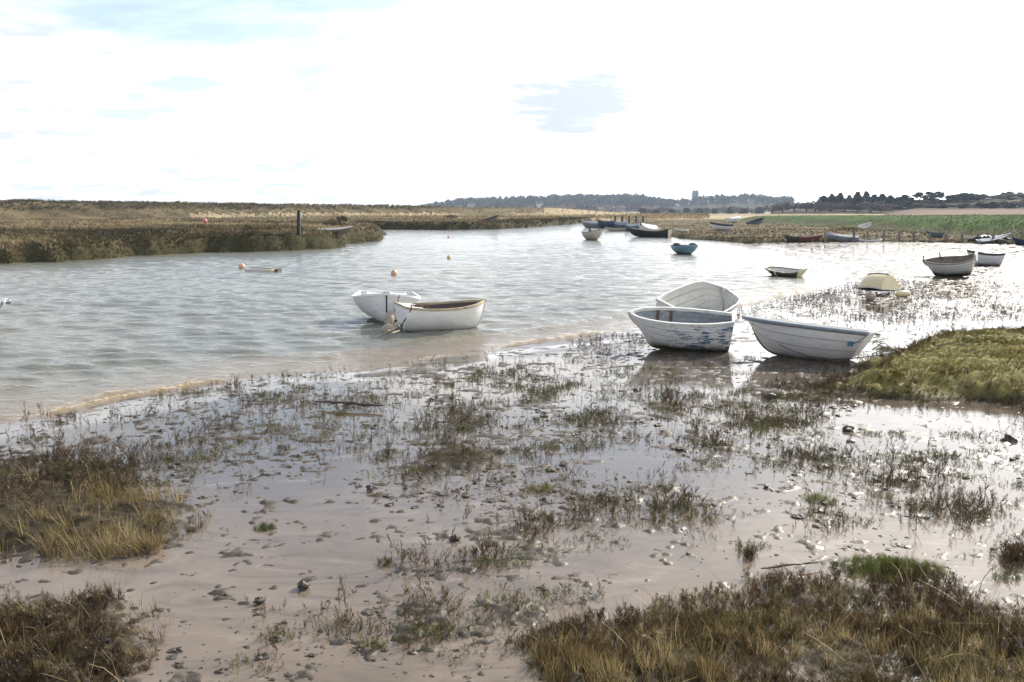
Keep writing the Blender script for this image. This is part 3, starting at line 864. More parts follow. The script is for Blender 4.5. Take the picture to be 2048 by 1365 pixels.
p = P(1600, 716, .1)
bC, hC = boat('dinghy', 'plain white dinghy with a grey rubber edge band, tied up against the green mound', (5.181, 15.66, .044), head=150.5, heel=6.4, pitch=3.2, group=G,
    mats=dict(hull=BM['grey_white'], inner=BM['grey_white_in'], rail=BM['white_plain'], rub=BM['rubber'], keel=BM['black'], thwart=BM['grey_white_in']),
    L=2.237, B=1.42, D=.607, sheer_bow=.02, sheer_stern=0, strakes=4, lap=.008, rub=.030, thwarts=(.3, .62), transom=.80, rake=.14, trake=.35, forefoot=.8, rocker=.12, deadrise=.3)
q = hC.pt(.085, .70, 1)
MB().box((0, 0, 0), (.085, .05, .085)).box((0, .02, 0), (.05, .06, .05)).build('mooring_pad', BM['rope_teal'], bC).location = (q[0], q[1] + .02, q[2])
c0 = local(bC, (q[0], q[1] + .05, q[2])); c1 = local(bC, hC.pt(0, 1.0, 1) + np.array((-.02, .02, .03)))
rope('painter', 'dark line looped from the teal pad over the corner of the banded white dinghy', [c1, (c0 + c1) / 2 + np.array((.03, -.02, -.02)), c0], .007, BM['rope_dark'], .02)
w0 = local(bC, hC.pt(.90, .80, 1, .015)); w1 = local(bC, hC.pt(.62, .42, 1, .02)); w2 = local(bC, hC.pt(.36, .23, 1, .02)); w3 = local(bC, hC.pt(.02, .26, 1, .03))
ge = P(2040, 702, .42)
rope('mooring_line', 'long dark mooring line hanging along the banded white dinghy and on across the green mound', [w0, w1, w2, w3, P(1900, 690, .36) + np.array((0, 0, .03)), ge], .007, BM['rope_dark'], .015)
g1 = P(1770, 686, .30); g2 = P(1833, 736, .33)
rope('mooring_rope', 'slack grey green rope from the banded white dinghy over the green mound edge', [c0, P(1752, 680, .33), g1, P(1800, 702, .36), g2], .011, BM['rope_green'], .03)
kb = MB(); kp = []
for i in range(9):
    a = P(1752 + random.uniform(-8, 16), 672 + i * 4.5, .30); kp += [a, a + np.array((.06, -.03, .04)), a + np.array((.08, .03, -.02))]
kb.tube(kp, .010, 6)
tag(kb.build('rope_tangle', BM['rope_green'], smooth=True), 'knotted tangle of pale green rope at the corner of the banded white dinghy', 'rope')
st = local(bB, hB.pt(.985, .93, 1)); st[1] -= .03
rope('bow_rope', 'pale rope hanging inside the dinghy that lies on its side', [st, local(bB, hB.pt(.93, .45, -1, 0, .06)), local(bB, hB.pt(.72, .50, -1, 0, .04)), local(bB, hB.pt(.55, .62, -1, 0, .05))], .011, BM['rope_pale'], .01)

# --- two white boats on one mooring in the creek
p = P(875, 663, 0)
bE, hE = boat('dinghy', 'white dinghy afloat with a dark timbered bow space and a weathered rail', (-1.581, 20.07, -.102), head=20, heel=0, pitch=-.9, group=G,
    mats=dict(hull=BM['white_bright'], inner=BM['dark_wood'], rail=BM['weathered_rail'], deck=BM['grey_white_in'], transom=BM['white_bright'], thwart=BM['white_bright']),
    L=1.972, B=1.42, D=.60, sheer_bow=.116, sheer_stern=.05, strakes=3, lap=.0, thwarts=(.52,), transom=.86, rake=.12, trake=.05, rail_w=.05, rail_h=.05, deck=(0.0, .20, .015), forefoot=.25, deadrise=.1)
p = P(772, 640, 0)
bD, hD = boat('dinghy', 'white dinghy afloat bow on, with a pale fore deck, behind the timber railed one', (-3.1, 21.7, -.06), head=-82, heel=-2, pitch=0, group=G,
    mats=dict(hull=BM['white_dark_foot'], rail=BM['white_plain'], deck=BM['white_plain'], keel=BM['black']),
    L=2.26, B=1.65, D=.59, sheer_bow=.20, strakes=3, lap=.003, thwarts=(.2,), transom=.82, rake=.12, trake=.2, deck=(.36, .985, .05), forefoot=.2, plan=[.8, .94, 1.0, .92, .74, .42, .03])
cm = MB()
for tt in (.40, .62):
    a = hD.pt(tt, 1.0, 1); cm.box((a[0], 0, a[2] + .075), (.05, 1.1 * a[1], .07))
a = hD.pt(.5, 1, 1); 
for s in (1, -1): cm.box((a[0], s * a[1] * .55, a[2] + .075), (.50, .05, .07))
cm.build('hatch_coaming', BM['white_plain'], bD)
def buoy(label, u, v, r, mat, z=None, squash=(1, 1, 1), tilt=(0, 0), ring=True, name='buoy', cat='buoy', group='mooring buoys'):
    p = P(u, v, (z or 0)); 
    o = empty(name, (p[0], p[1], (z or 0) + r * .55), (tilt[0], tilt[1], random.uniform(0, 6)))
    tag(o, label, cat, group)
    prof = [(max(.01, r * math.sin(a) * squash[0]), -r * math.cos(a) * squash[2]) for a in np.linspace(.06, math.pi - .06, 14)]
    MB().lathe(prof, 20).build('float', mat, o, smooth=True)
    if ring:
        MB().lathe([(r * .26, r * .88), (r * .30, r * .95), (r * .24, r * 1.10), (r * .10, r * 1.14)], 12).build('eye_boss', mat, o, smooth=True)
    return o
buoy('grimy grey mooring buoy hanging against the end of the timber railed white dinghy', 778, 645, .155, BM['buoy_grey'], .08, squash=(.8, 1, 1.15), tilt=(.5, .3))
buoy('grimy grey mooring buoy floating below the timber railed white dinghy', 777, 668, .155, BM['buoy_grey'], 0, squash=(.9, 1, 1.2), tilt=(1.3, .2))
e0 = local(bE, hE.pt(0.0, 1.0, -1) + np.array((-.03, .12, .04)))
e1 = local(bE, hE.pt(0.0, .55, -1) + np.array((-.05, .1, 0)))
rope('mooring_chain', 'rusty mooring chain from the rail of the timber railed white dinghy down to the water', [local(bE, hE.pt(.06, 1.0, -1) + np.array((0, .05, .04))), local(bE, hE.pt(.05, 1.0, -1) + np.array((0, -.05, .02))), e1, P(803, 664, .0)], .014, BM['rope_rust'], .01)
rb_ = MB()
for i in range(9):
    a = local(bE, hE.pt(.05 + .012 * i, 1.0, -1)) + np.array((random.uniform(-.03, .09), random.uniform(0, .12), .05)); rb_.tube([a, a + np.array((.06, .01, .03)), a + np.array((.11, .03, -.01))], .015, 6)
tag(rb_.build('rope_coil', BM['rope_rust'], smooth=True), 'coil of rusty rope on the rail of the timber railed white dinghy', 'rope')
tb_ = MB()
for i in range(14):
    a = P(800 + random.uniform(-14, 12), 655, .12) + np.array((0, random.uniform(-.05, .05), random.uniform(-.02, .12))); b = P(795 + random.uniform(-22, 20), 672, -.02)
    tb_.tube([a, (a + b) / 2 + np.array((random.uniform(-.05, .05), -.03, .02)), b], .007, 5)
tag(tb_.build('rope_tangle', BM['rope_dark'], smooth=True), 'tangle of weedy rope trailing in the water beside the grey buoys', 'rope')
for i, (ua, va, ub, vb) in enumerate(((795, 656, 757, 676), (798, 662, 770, 679))):
    rope('mooring_rope', ('upper', 'lower')[i] + ' of two pale ropes stretched over the floating grey buoy into the water', [P(ua, va, .14), P((ua + ub) / 2, (va + vb) / 2 - 4, .16), P(ub, vb, -.02)], .013, BM['rope_pale'], .0)
d0 = local(bD, hD.pt(.985, .97, 1)); rope('bow_rope', 'thin brown rope hanging down the bow of the white decked dinghy', [d0 + np.array((.20, -.02, .02)), P(783, 640, .1)], .010, BM['rope_rust'], .0)
rope('bow_chain', 'dark chain hanging from the stem of the white decked dinghy', [local(bD, hD.pt(1.0, .55, 1)) + np.array((0, -.03, 0)), P(770, 645, 0)], .012, BM['rope_dark'], .0)

# --- more boats and floats in the creek
p = P(-14, 650, 0)
bF, hF = boat('dinghy', 'white dinghy with a fat blue fender round its bow, cut by the picture edge', (p[0] - 1.02, p[1] + .15, -.05), head=4, heel=2, group=G,
    mats=dict(hull=BM['white_bright'], inner=BM['grey_wood'], rail=BM['white_plain'], rub=BM['blue_rub']), L=2.4, B=1.2, D=.52, sheer_bow=.06, rub=.065, rail_h=.08, strakes=3, lap=.003, thwarts=(.5,), plan=[.8, .94, 1, .95, .82, .6, .30], pram=0)
p = P(1377, 510, 0)
bG, hG = boat('dinghy', 'faded blue dinghy afloat with two dark covered bundles on it', (p[0], p[1] + .9, -.06), head=-78, heel=0, pitch=1, group=G,
    mats=dict(hull=BM['pale_blue'], inner=BM['grey_wood'], rail=BM['pale_blue']), L=2.2, B=1.25, D=.52, sheer_bow=.08, strakes=4, lap=.008, plan=[.85, .96, 1, .92, .75, .45, .05], thwarts=(.4,), n=20)
for s, sx in ((-1, .40), (1, .46)):
    b = MB(); b.lathe([(.05, 0), (.24, .02), (.27, .12), (.20, .24), (.08, .27)], 12)
    o = b.build('covered_bundle', BM['dark_wood'], bG, smooth=True); o.location = (-.2 + .2 * s, s * sx, .50); o.scale = (1.3, .9, .85)
p = P(1189, 481, 0)
bH, hH = boat('dinghy', 'small pale dinghy afloat alone with a peaked grey cover line along its top', (p[0], p[1] + .9, -.05), head=-68, heel=0, pitch=2, group=G,
    mats=dict(hull=BM['tan'], inner=BM['grey_wood'], rail=BM['grey_wood'], deck=BM['grey_cloth']), L=2.4, B=1.35, D=.72, sheer_bow=.20, strakes=3, lap=.005, deck=(.15, .97, .06), thwarts=(), n=18, plan=[.85, .96, 1, .92, .75, .45, .05])
MB().box((-.9, .1, .85), (.18, .16, .28)).lathe([(.05, 1.0), (.10, 1.02), (.06, 1.1)], 8, (-.9, .1, 0)).build('outboard_motor', BM['black'], bH)
p = P(1570, 553, 0)
bI, hI = boat('pram_dinghy', 'low mossy pram dinghy half sunk in the shallows with a lemon end', (11.063, 35.98, -.079), head=140, heel=-4.6, pitch=4.3, group=G,
    mats=dict(hull=BM['mossy'], inner=BM['grey_white_in'], rail=BM['mossy'], transom=BM['lemon'], thwart=BM['cream'], floor=BM['blue_floor']), L=1.446, B=1.14, D=.30, pram=.5, sheer_bow=.03, sheer_stern=.10, trake=.2, rake=.1, strakes=3, lap=.004, thwarts=(.35, .66), rail_w=.05, n=20)
rope('mooring_rope', 'thin pale rope slung over the side of the half sunk mossy pram', [P(1548, 540, .28), P(1550, 548, .2), P(1556, 557, -.02)], .012, BM['rope_pale'])

raft = empty('mooring_raft', P(524, 543, 0), (0, R(1), R(-14))); tag(raft, 'low pale plank raft floating beside an orange buoy', 'raft')
MB().box((0, 0, .05), (1.45, .42, .12)).build('deck_board', BM['grey_white_in'], raft)
MB().box((.78, 0, .05), (.14, .36, .16)).build('end_block', BM['dark_wood'], raft)
MB().lathe([(.02, -.09), (.085, -.05), (.085, .05), (.02, .09)], 12).build('end_float', BM['buoy_yellow'], raft).location = (.60, -.24, .05)
MB().box((0, 0, .13), (1.2, .05, .03)).build('batten', BM['grey_wood'], raft)
buoy('faded orange buoy at the end of the plank raft', 484, 537, .145, BM['buoy_orange'])
buoy('faded orange buoy floating alone in open water behind the two white dinghies', 788, 550, .13, BM['buoy_orange'])
buoy('pale yellow buoy floating in mid creek', 898, 517, .115, BM['buoy_yellow'])
buoy('small dark reddish buoy far up the creek beside the marsh point', 897, 476, .10, BM['buoy_red'])
buoy('bright red buoy stranded on the saltmarsh grass', 410, 445, .17, BM['buoy_red'], z=1.75)

# --- on the far mudflat
p = P(1765, 585, .12)
bJ, hJ = boat('upturned_dinghy', 'cream dinghy lying upside down on the mud with a weedy keel side', (p[0] - .05, p[1] + .45, .66), head=116, heel=184, pitch=-3, group=G,
    mats=dict(hull=BM['cream'], inner=BM['black'], rail=BM['grey_white_in'], transom=BM['cream'], keel=BM['mossy']), L=1.22, B=.88, D=.42, sheer_bow=.05, strakes=3, lap=.003, thwarts=(), floor=False, transom=.9, plan=[.92, .98, 1, .93, .72, .4, .05], rake=.3, rail_w=.05, n=22)
prop = MB().box((p[0] + .05, p[1] + .45, .25), (.9, .5, .22)); tag(prop.build('timber_block', BM['black']), 'dark timber blocks propping up the cream upside down dinghy', 'block')
buoy('pale round buoy lying on the mud under the cream upside down dinghy', 1741, 598, .14, BM['buoy_grey'], .10)
o = MB().lathe([(.03, -.25), (.09, -.18), (.10, 0), (.09, .18), (.03, .25)], 12).build('fender', BM['cream'], smooth=True)
o.location = P(1806, 588, .18); o.rotation_euler = (0, R(88), R(12)); tag(o, 'cream sausage fender on the mud beside the upside down dinghy', 'fender')
p = P(1902, 551, .12)
bK, hK = boat('clinker_boat', 'white clinker boat with a dark grey inside and yellowed transom aground on the mud', (17.297, 35.09, .072), head=147, heel=-9.5, pitch=-3.7, group=G,
    mats=dict(hull=BM['weed_white'], inner=BM['grey_wood'], rail=BM['grey_wood'], transom=BM['yellowed'], thwart=BM['grey_wood']), L=1.859, B=1.42, D=.624, sheer_bow=.02, sheer_stern=.16, strakes=7, lap=.014, thwarts=(.5,), rake=.31, trake=.2, transom=.8, forefoot=.5, n=24)
for t, s in ((.97, 1), (.70, -1)):
    a = hK.pt(t, 1.0, s); MB().tube([(a[0], a[1] * .9, a[2] - .05), (a[0] + .04, a[1] * .9, a[2] + .22)], .022, 6).build('mooring_post', BM['black'], bK)
a = hK.pt(0, 1, 1); MB().box((a[0] - .02, 0, a[2] - .04), (.07, .5, .30)).build('outboard_pad', BM['white_plain'], bK)
rope('mooring_rope', 'thin rope from the white clinker boat down to the mud', [local(bK, hK.pt(0, .85, 1)), P(1958, 545, .2), P(1966, 556, .12)], .010, BM['rope_pale'])
p = P(1978, 531, .12)
bL, hL = boat('dinghy', 'small white dinghy with a dark rail behind the clinker boat', (p[0], p[1] + .4, .08), head=164, heel=4, pitch=1, group=G,
    mats=dict(hull=BM['white_dark_foot'], inner=BM['grey_wood'], rail=BM['black'], transom=BM['tan']), L=1.5, B=.9, D=.50, strakes=3, lap=.004, thwarts=(.5,), rail_h=.09, rake=.3, n=18)

def far_z(x, y): return float(far_h(np.array([x]), np.array([y]))[0])
def on_marsh(u, v, guess=.6):
    z = guess
    pass
    rx, ry, rz = ray(u, v); d = np.exp(np.linspace(math.log(28), math.log(700), 6000)); t = d / ry
    hz = np.maximum(far_h(rx * t, d), -.05); hit = np.nonzero(EYE + rz * t <= hz)[0]; i = hit[0] if len(hit) else -1
    return np.array((rx * t[i], d[i], hz[i]))

FAR = [  # name, label, u, v, z (None = on the marsh), head, heel, pitch, hull, inner, rail, size L, B, D, extra
    ('moored_boat', 'pale grey covered boat moored far up the creek', 1184, 456, 0, 175, 0, 0, 'grey_cloth', 'grey_cloth', 'tan', 2.9, 1.3, .70, dict(deck=(.02, .97, .22))),
    ('moored_boat', 'boat under a navy blue cover moored far up the creek', 1213, 457, 0, 170, 0, 0, 'navy', 'navy', 'navy', 2.4, 1.4, .55, dict(deck=(.02, .97, .50))),
    ('moored_boat', 'boat under a slate blue cover moored by the far jetty', 1238, 457, 0, 185, 0, 0, 'blue_cloth', 'blue_cloth', 'grey_white', 2.7, 1.3, .6, dict(deck=(.02, .97, .32))),
    ('moored_boat', 'long low tan boat beside the slate blue covered one', 1236, 463, 0, 186, 0, 0, 'tan', 'grey_wood', 'grey_wood', 3.2, 1.0, .42, {}),
    ('moored_boat', 'small boat with a bright blue cover between the jetty and the white cabin hull', 1268, 463, 0, 10, 0, 4, 'blue_cloth', 'blue_cloth', 'black', 2.1, 1.2, .6, dict(deck=(.05, .97, .25))),
    ('beached_boat', 'white hull lying over on the edge of the creek behind the long black hulk', 1294, 466, .1, 200, -22, 6, 'grey_white', 'pinkish', 'pinkish', 2.4, 1.3, .75, dict(deck=(.1, .9, .18))),
    ('hulk', 'long black hulk with a pinkish square transom on the creek edge', 1298, 475, .0, 150, 4, 3.5, 'black', 'black', 'black', 4.3, 1.5, .62, dict(transom_m='pinkish', sheer_stern=.34, deck=(.1, .97, .05))),
    ('beached_boat', 'white boat with a dark blue top strake lying on the brown marsh', 1443, 461, None, 174, 3, 4, 'white_bright', 'grey_wood', 'navy', 2.35, 1.1, .55, dict(rail_h=.20)),
    ('beached_boat', 'flat white dinghy lying low in the brown marsh grass', 1364, 465, None, 175, 0, 0, 'white_bright', 'grey_white_in', 'white_plain', 1.4, .7, .28, {}),
    ('beached_boat', 'small white boat at the foot of the pale green far end of the flood bank', 1469, 446, None, 20, 0, 3, 'white_bright', 'grey_white_in', 'white_plain', 2.4, 1.3, .7, dict(deck=(.2, .97, .1))),
    ('beached_boat', 'dark slate boat tilted up against the foot of the flood bank', 1514, 449, None, 28, 6, 12, 'blue_cloth', 'black', 'black', 3.0, 1.1, .5, {}),
    ('beached_boat', 'narrow white boat tipped up steeply at the foot of the flood bank', 1732, 459, None, 20, 18, 14, 'grey_white', 'grey_white_in', 'grey_white', 1.35, .8, .42, {}),
    ('beached_boat', 'blue boat with a pale end lying low on the marsh behind the fence posts', 1872, 476, None, 176, 5, 0, 'blue_cloth', 'black', 'grey_wood', 1.3, .8, .38, dict(transom_m='pinkish')),
    ('beached_boat', 'dark green boat drawn up at the top of the mud with a pale end', 1587, 488, None, 186, 0, 1, 'green_dark', 'black', 'grey_wood', 1.35, .9, .55, dict(transom_m='grey_white')),
    ('beached_boat', 'maroon boat with a pale rail drawn up among the fence posts', 1622, 487, None, 6, -4, 2.5, 'maroon', 'grey_wood', 'pinkish', 2.1, 1.0, .5, {}),
    ('beached_boat', 'boat under a creased grey cover drawn up between two fence posts', 1686, 486, None, 176, 8, 4, 'grey_cloth', 'grey_cloth', 'grey_white', 2.5, 1.2, .42, dict(deck=(.02, .96, .18))),
    ('beached_boat', 'long flat white hull lying upon the mud edge by the fence posts', 1735, 487, None, 178, -5, 1, 'white_bright', 'grey_white_in', 'white_plain', 2.3, .8, .26, {}),
    ('beached_boat', 'long grey white hull lying tilted among driftwood at the end of the fence', 1990, 484, None, 14, 10, 8, 'grey_cloth', 'grey_wood', 'grey_white', 2.8, .62, .26, dict(deck=(.05, .97, .06))),
    ('beached_boat', 'dark navy hull drawn up at the picture edge beyond the fence', 2046, 494, None, 175, 0, 0, 'navy', 'black', 'grey_wood', 1.2, .8, .5, {}),
    ('beached_boat', 'pale weathered dinghy resting on the lip of the saltmarsh above the creek', 670, 468, None, 6, 4, 1.5, 'grey_wood', 'grey_white_in', 'grey_white', 2.5, 1.0, .34, dict(transom_m='grey_wood')),
    ('wreck', 'wrecked boat with its dark stem raised out of the far marsh', 982, 445, None, 18, 8, 15, 'grey_wood', 'black', 'black', 2.6, 1.0, .55, {}),
]
for nm, lab, u, v, z, hd, hl, pt, hm, im, rm, L, B, D, ex in FAR:
    ex = dict(ex); q = P(u, v, z) if z is not None else on_marsh(u, v)
    tm = ex.pop('transom_m', None)
    boat(nm, lab, (q[0], q[1] + B * .3, q[2] + (-.05 if z is not None else -.02)), hd, hl, pt, dict(hull=BM[hm], inner=BM[im], rail=BM[rm], deck=BM[hm], **({'transom': BM[tm]} if tm else {})), G,
         thwarts=(.45,) if 'deck' not in ex else (), n=14, floor='deck' not in ex, strakes=3, lap=.006, L=L, B=B, D=D, **ex)

# --- jetty, posts, fence, mast poles
jet = empty('jetty', P(1258, 450, 0), (0, 0, R(4))); tag(jet, 'low timber jetty on dark posts at the far end of the creek', 'jetty')
MB().box((0, 0, .95), (5.2, 1.2, .12)).build('deck_board', BM['grey_wood'], jet)
for i in range(5):
    for s in (-.5, .5): MB().tube([(-2.4 + 1.2 * i, s, -.5), (-2.4 + 1.2 * i, s, 1.5)], .09, 8).build('leg', BM['black'], jet)
for i, (u, v, hgt) in enumerate(((1176, 452, 4.2), (1252, 456, 3.4), (1276, 452, 3.9), (1293, 452, 3.0))):
    q = P(u, v, 0); o = MB().tube([(0, 0, -.4), (0.02, 0, hgt * .6), (.05, 0, hgt)], [.05, .04, .03], 8).build('mooring_pole', BM['grey_wood'])
    o.location = q; tag(o, ['tall thin pole by the pale grey covered boat', 'thin pole in front of the far jetty', 'tall pole at the outer end of the far jetty', 'short pole beyond the far jetty'][i], 'pole', 'thin poles by the far jetty')
q = on_marsh(597, 471, 1.3)
post = empty('marker_post', q, (R(-1), R(2.5), 0)); tag(post, 'tall dark timber post with a small white plate standing at the edge of the saltmarsh', 'post')
d_ = q[1]; hh = (471 - 422) * d_ / F_PX
MB().box((0, 0, hh / 2 - .2), (.25, .22, hh + .4), taper=.75).build('timber', BM['black'], post)
MB().box((.13, -.03, hh * .80), (.11, .03, hh * .24)).build('plate', BM['white_plain'], post)
PN = [(1625, 488, 20), (1650, 487, 17), (1707, 487, 20), (1735, 486, 16), (1767, 486, 19), (1798, 487, 18), (1828, 488, 18), (1860, 489, 16), (1893, 489, 14), (1924, 489, 14), (1955, 491, 17), (1986, 492, 15), (2026, 495, 19)]
for u, v, hp in PN:
    q = on_marsh(u, v - 3, .3); hz = (hp + 3) * q[1] / F_PX
    o = MB().box((0, 0, hz / 2 - .15), (.15, .14, hz + .3), taper=.85).build('fence_post', BM['grey_wood']); o.location = q
    o.rotation_euler = (R(random.uniform(-3, 3)), R(random.uniform(-4, 4)), random.uniform(0, 1))
    tag(o, 'weathered grey fence post standing along the upper edge of the mudflat', 'post', 'fence posts along the top of the mudflat')
# driftwood and litter
def stick(label, pts, r, mat='dark_wood', name='driftwood', cat='driftwood', bumps=.25):
    n = 14; out = []; rr = []
    pts = np.array(pts, float)
    for i in range(n):
        t = i / (n - 1) * (len(pts) - 1); j = min(int(t), len(pts) - 2); f = t - j
        q = pts[j] * (1 - f) + pts[j + 1] * f
        out.append(q + np.array((0, 0, random.uniform(-.2, .3) * r))); rr.append(r * (1 + random.uniform(-bumps, bumps)) * min(1, .45 + 3 * min(i, n - 1 - i) / n))
    return tag(MB().tube(out, rr, 7, .7).build(name, BM[mat], smooth=False), label, cat)
stick('dark waterlogged branch lying flat on the wet mud', [P(632, 803, .13), P(690, 806, .14), P(766, 812, .13)], .032, 'dark_wood')
stick('thin dark stick lying over the wet mud near the grass bank', [P(1522, 1138, .14), P(1570, 1131, .16), P(1640, 1124, .15)], .012, 'dark_wood')
for i, (a, b, r, m) in enumerate((((1935, 488), (1985, 483), .22, 'black'), ((1950, 484), (1975, 478), .10, 'grey_white_in'), ((1978, 478), (2022, 487), .14, 'black'), ((1960, 490), (2010, 488), .12, 'grey_wood'))):
    qa, qb = on_marsh(*a), on_marsh(*b)
    stick(['thick black baulk of driftwood at the end of the fence', 'white splintered board standing out of the driftwood heap', 'black beam slanting through the driftwood heap', 'grey spar lying flat below the driftwood heap'][i], [qa + (0, 0, .15), (qa + qb) / 2 + (0, 0, .3), qb + (0, 0, .25)], r, m)
q = P(1897, 655, .42)
o = MB().lathe([(.02, 0), (.10, .01), (.11, .05), (.05, .09), (.01, .10)], 10).build('plastic_tub', BM['white_plain'], smooth=True); o.location = (q[0], q[1], zmud(q[0], q[1]) + .01); o.scale = (1, .7, .8)
tag(o, 'small crushed white plastic tub on top of the green mound', 'litter')
def clod_mesh(mb, c, r, seed):
    g = np.random.default_rng(seed); n1, n2 = 9, 6
    vs = []; 
    ph = np.linspace(0, math.pi, n2)
    for a in ph:
        for k in range(n1):
            t = 2 * math.pi * k / n1; rr = r * (1 + g.uniform(-.42, .30))
            vs.append((c[0] + rr * math.sin(a) * math.cos(t) * 1.35, c[1] + rr * math.sin(a) * math.sin(t), c[2] + rr * math.cos(a) * .75))
    fs = [(i * n1 + k, i * n1 + (k + 1) % n1, (i + 1) * n1 + (k + 1) % n1, (i + 1) * n1 + k) for i in range(n2 - 1) for k in range(n1)]
    mb.add(vs, fs)
kst = NT('stone'); nz = kst.noise(kst.obj(), 30, 5, .65); kst.pbr(kst.ramp(nz, [(.35, (.022, .018, .014)), (.65, (.085, .070, .050))]), .55, kst.bump(nz, .6, .01)); BM['stone'] = kst.m
for i, (u, v, r, lab) in enumerate(((606, 1168, .055, 'largest dark stone sitting in the open brown puddle'), (518, 1198, .04, 'dark stone in the brown puddle below the largest one'), (912, 1074, .05, 'curved ridge of dark mud standing out of the water'),
        (741, 975, .05, 'lone dark stone on wet mud before the reed tuft'), (1697, 858, .07, 'flat dark stone on the mud below the green mound'), (1540, 792, .09, 'broad dark stone in the mud behind the brown rushes'), (2018, 880, .09, 'flat dark stone in the bright water by the green mound'))):
    q = P(u, v, .12); mb = MB(); clod_mesh(mb, (0, 0, r * .2), r * .72, 100 + i); o = mb.build('stone', BM['stone']); o.location = (q[0], q[1], max(zmud(q[0], q[1]), .10)); tag(o, lab, 'stone', 'stones lying on the wet mud')
# ------------------------------------------------------------------ vegetation
def proj(x, y, z):
    dy, dz = y, z - EYE
    fw = dy * CP - dz * SP; up = dy * SP + dz * CP
    return U0 + F_PX * x / fw, V0 - F_PX * up / fw

def replicate(protos, pos, scale, yaw, tint, tilt=None, zscale=None):
    """copies of small template meshes, merged: protos = [(V, F, tint offset per vertex)]"""
    N = len(pos); which = rng.integers(0, len(protos), N)
    VV, FF, TT = [], [], []; base = 0
    for k, (V, F, t0) in enumerate(protos):
        idx = np.nonzero(which == k)[0]
        if not len(idx): continue
        c, s = np.cos(yaw[idx]), np.sin(yaw[idx])
        v = V[None] * scale[idx][:, None, None]
        if zscale is not None: v = v * np.stack([np.ones(len(idx)), np.ones(len(idx)), zscale[idx]], 1)[:, None, :]
        x = v[..., 0] * c[:, None] - v[..., 1] * s[:, None]; y = v[..., 0] * s[:, None] + v[..., 1] * c[:, None]
        z = v[..., 2]
        if tilt is not None:
            x = x + z * tilt[idx, 0][:, None]; y = y + z * tilt[idx, 1][:, None]
        out = np.stack([x, y, z], -1) + pos[idx][:, None, :]
        VV.append(out.reshape(-1, 3))
        FF.append((F[None] + (np.arange(len(idx)) * len(V))[:, None, None]).reshape(-1, F.shape[1]) + base)
        TT.append(np.clip(tint[idx][:, None] + t0[None], 0, 1).ravel())
        base += len(idx) * len(V)
    return np.concatenate(VV), np.concatenate(FF), np.concatenate(TT)

def ribbon(pts, w0, w1, rg):
    """a narrow flat blade through pts, as (V, F)"""
    pts = np.array(pts); n = len(pts)
    d = pts[-1] - pts[0]; a = rg.normal(size=3); sd = np.cross(d, a); sd /= np.linalg.norm(sd) + 1e-9
    w = np.linspace(w0, w1, n)[:, None] / 2
    V = np.concatenate([pts - sd * w, pts + sd * w]); F = np.array([(i, n + i, n + i + 1, i + 1) for i in range(n - 1)])
    return V, F

def merge(parts):
    Vs, Fs, Ts, b = [], [], [], 0
    for V, F, t in parts:
        Vs.append(V); Fs.append(F + b); Ts.append(np.full(len(V), t)); b += len(V)
    return np.concatenate(Vs), np.concatenate(Fs), np.concatenate(Ts)

def proto_glasswort(seed, dense=1.0):
    """a leafless branching twig plant one unit high"""
    g = np.random.default_rng(seed); parts = []
    def branch(p0, dirv, ln, w, lev):
        dirv = dirv / np.linalg.norm(dirv)
        p1 = p0 + dirv * ln * .5 + g.normal(0, .03, 3) * ln; p2 = p1 + (dirv + np.array((0, 0, .55)) + g.normal(0, .10, 3)) / 1.25 * ln * .5
        V, F = ribbon([p0, p1, p2], w, w * .55, g); parts.append((V, F, g.normal(0, .10)))
        if lev < 2:
            for _ in range(int((7 if lev == 0 else 3.4) * dense + g.uniform(0, 2))):
                f = g.uniform(.15, .95); q = p0 + (p2 - p0) * f
                a = g.uniform(0, 2 * math.pi); out = np.array((math.cos(a), math.sin(a), g.uniform(.5, 1.3)))
                branch(q, out + dirv * .5, ln * g.uniform(.28, .5) * (1.1 - .5 * f), w * .8, lev + 1)
    for _ in range(g.integers(1, 4)):
        a = g.uniform(0, 6.28); branch(np.array((g.normal(0, .08), g.normal(0, .08), -.06)), np.array((math.cos(a) * .35, math.sin(a) * .35, 1.0)), g.uniform(.6, 1.0), .026, 0)
    return merge(parts)

def proto_grass(seed, n=16, spread=.5, curl=.5, w=.022, lo=.5):
    """a tuft of blades one unit high"""
    g = np.random.default_rng(seed); parts = []
    for _ in range(n):
        a = g.uniform(0, 6.28); r = g.uniform(0, .22); h = g.uniform(lo, 1.0); out = g.uniform(.1, spread); cu = g.uniform(.2, curl)
        d = np.array((math.cos(a), math.sin(a), 0)); p0 = d * r + np.array((g.normal(0, .05), g.normal(0, .05), -.05))
        pts = [p0 + d * out * h * (t + cu * t * t) * .6 + np.array((0, 0, h * (t - cu * .45 * t * t))) for t in (0, .34, .68, 1.0)]
        V, F = ribbon(pts, w, w * .25, g); parts.append((V, F, g.normal(0, .14)))
    return merge(parts)

GW = [proto_glasswort(300 + i) for i in range(12)]
GWD = [proto_glasswort(330 + i, 1.5) for i in range(6)]
TG = [proto_grass(400 + i) for i in range(8)]
TL = [proto_grass(420 + i, 12, .9, 1.2, .020, .4) for i in range(8)]
TS = [proto_grass(440 + i, 9, .9, .6, .13, .5) for i in range(6)]      # short turf
TM = [proto_grass(460 + i, 7, .8, .5, .17, .5) for i in range(6)]      # marsh tufts, seen from far

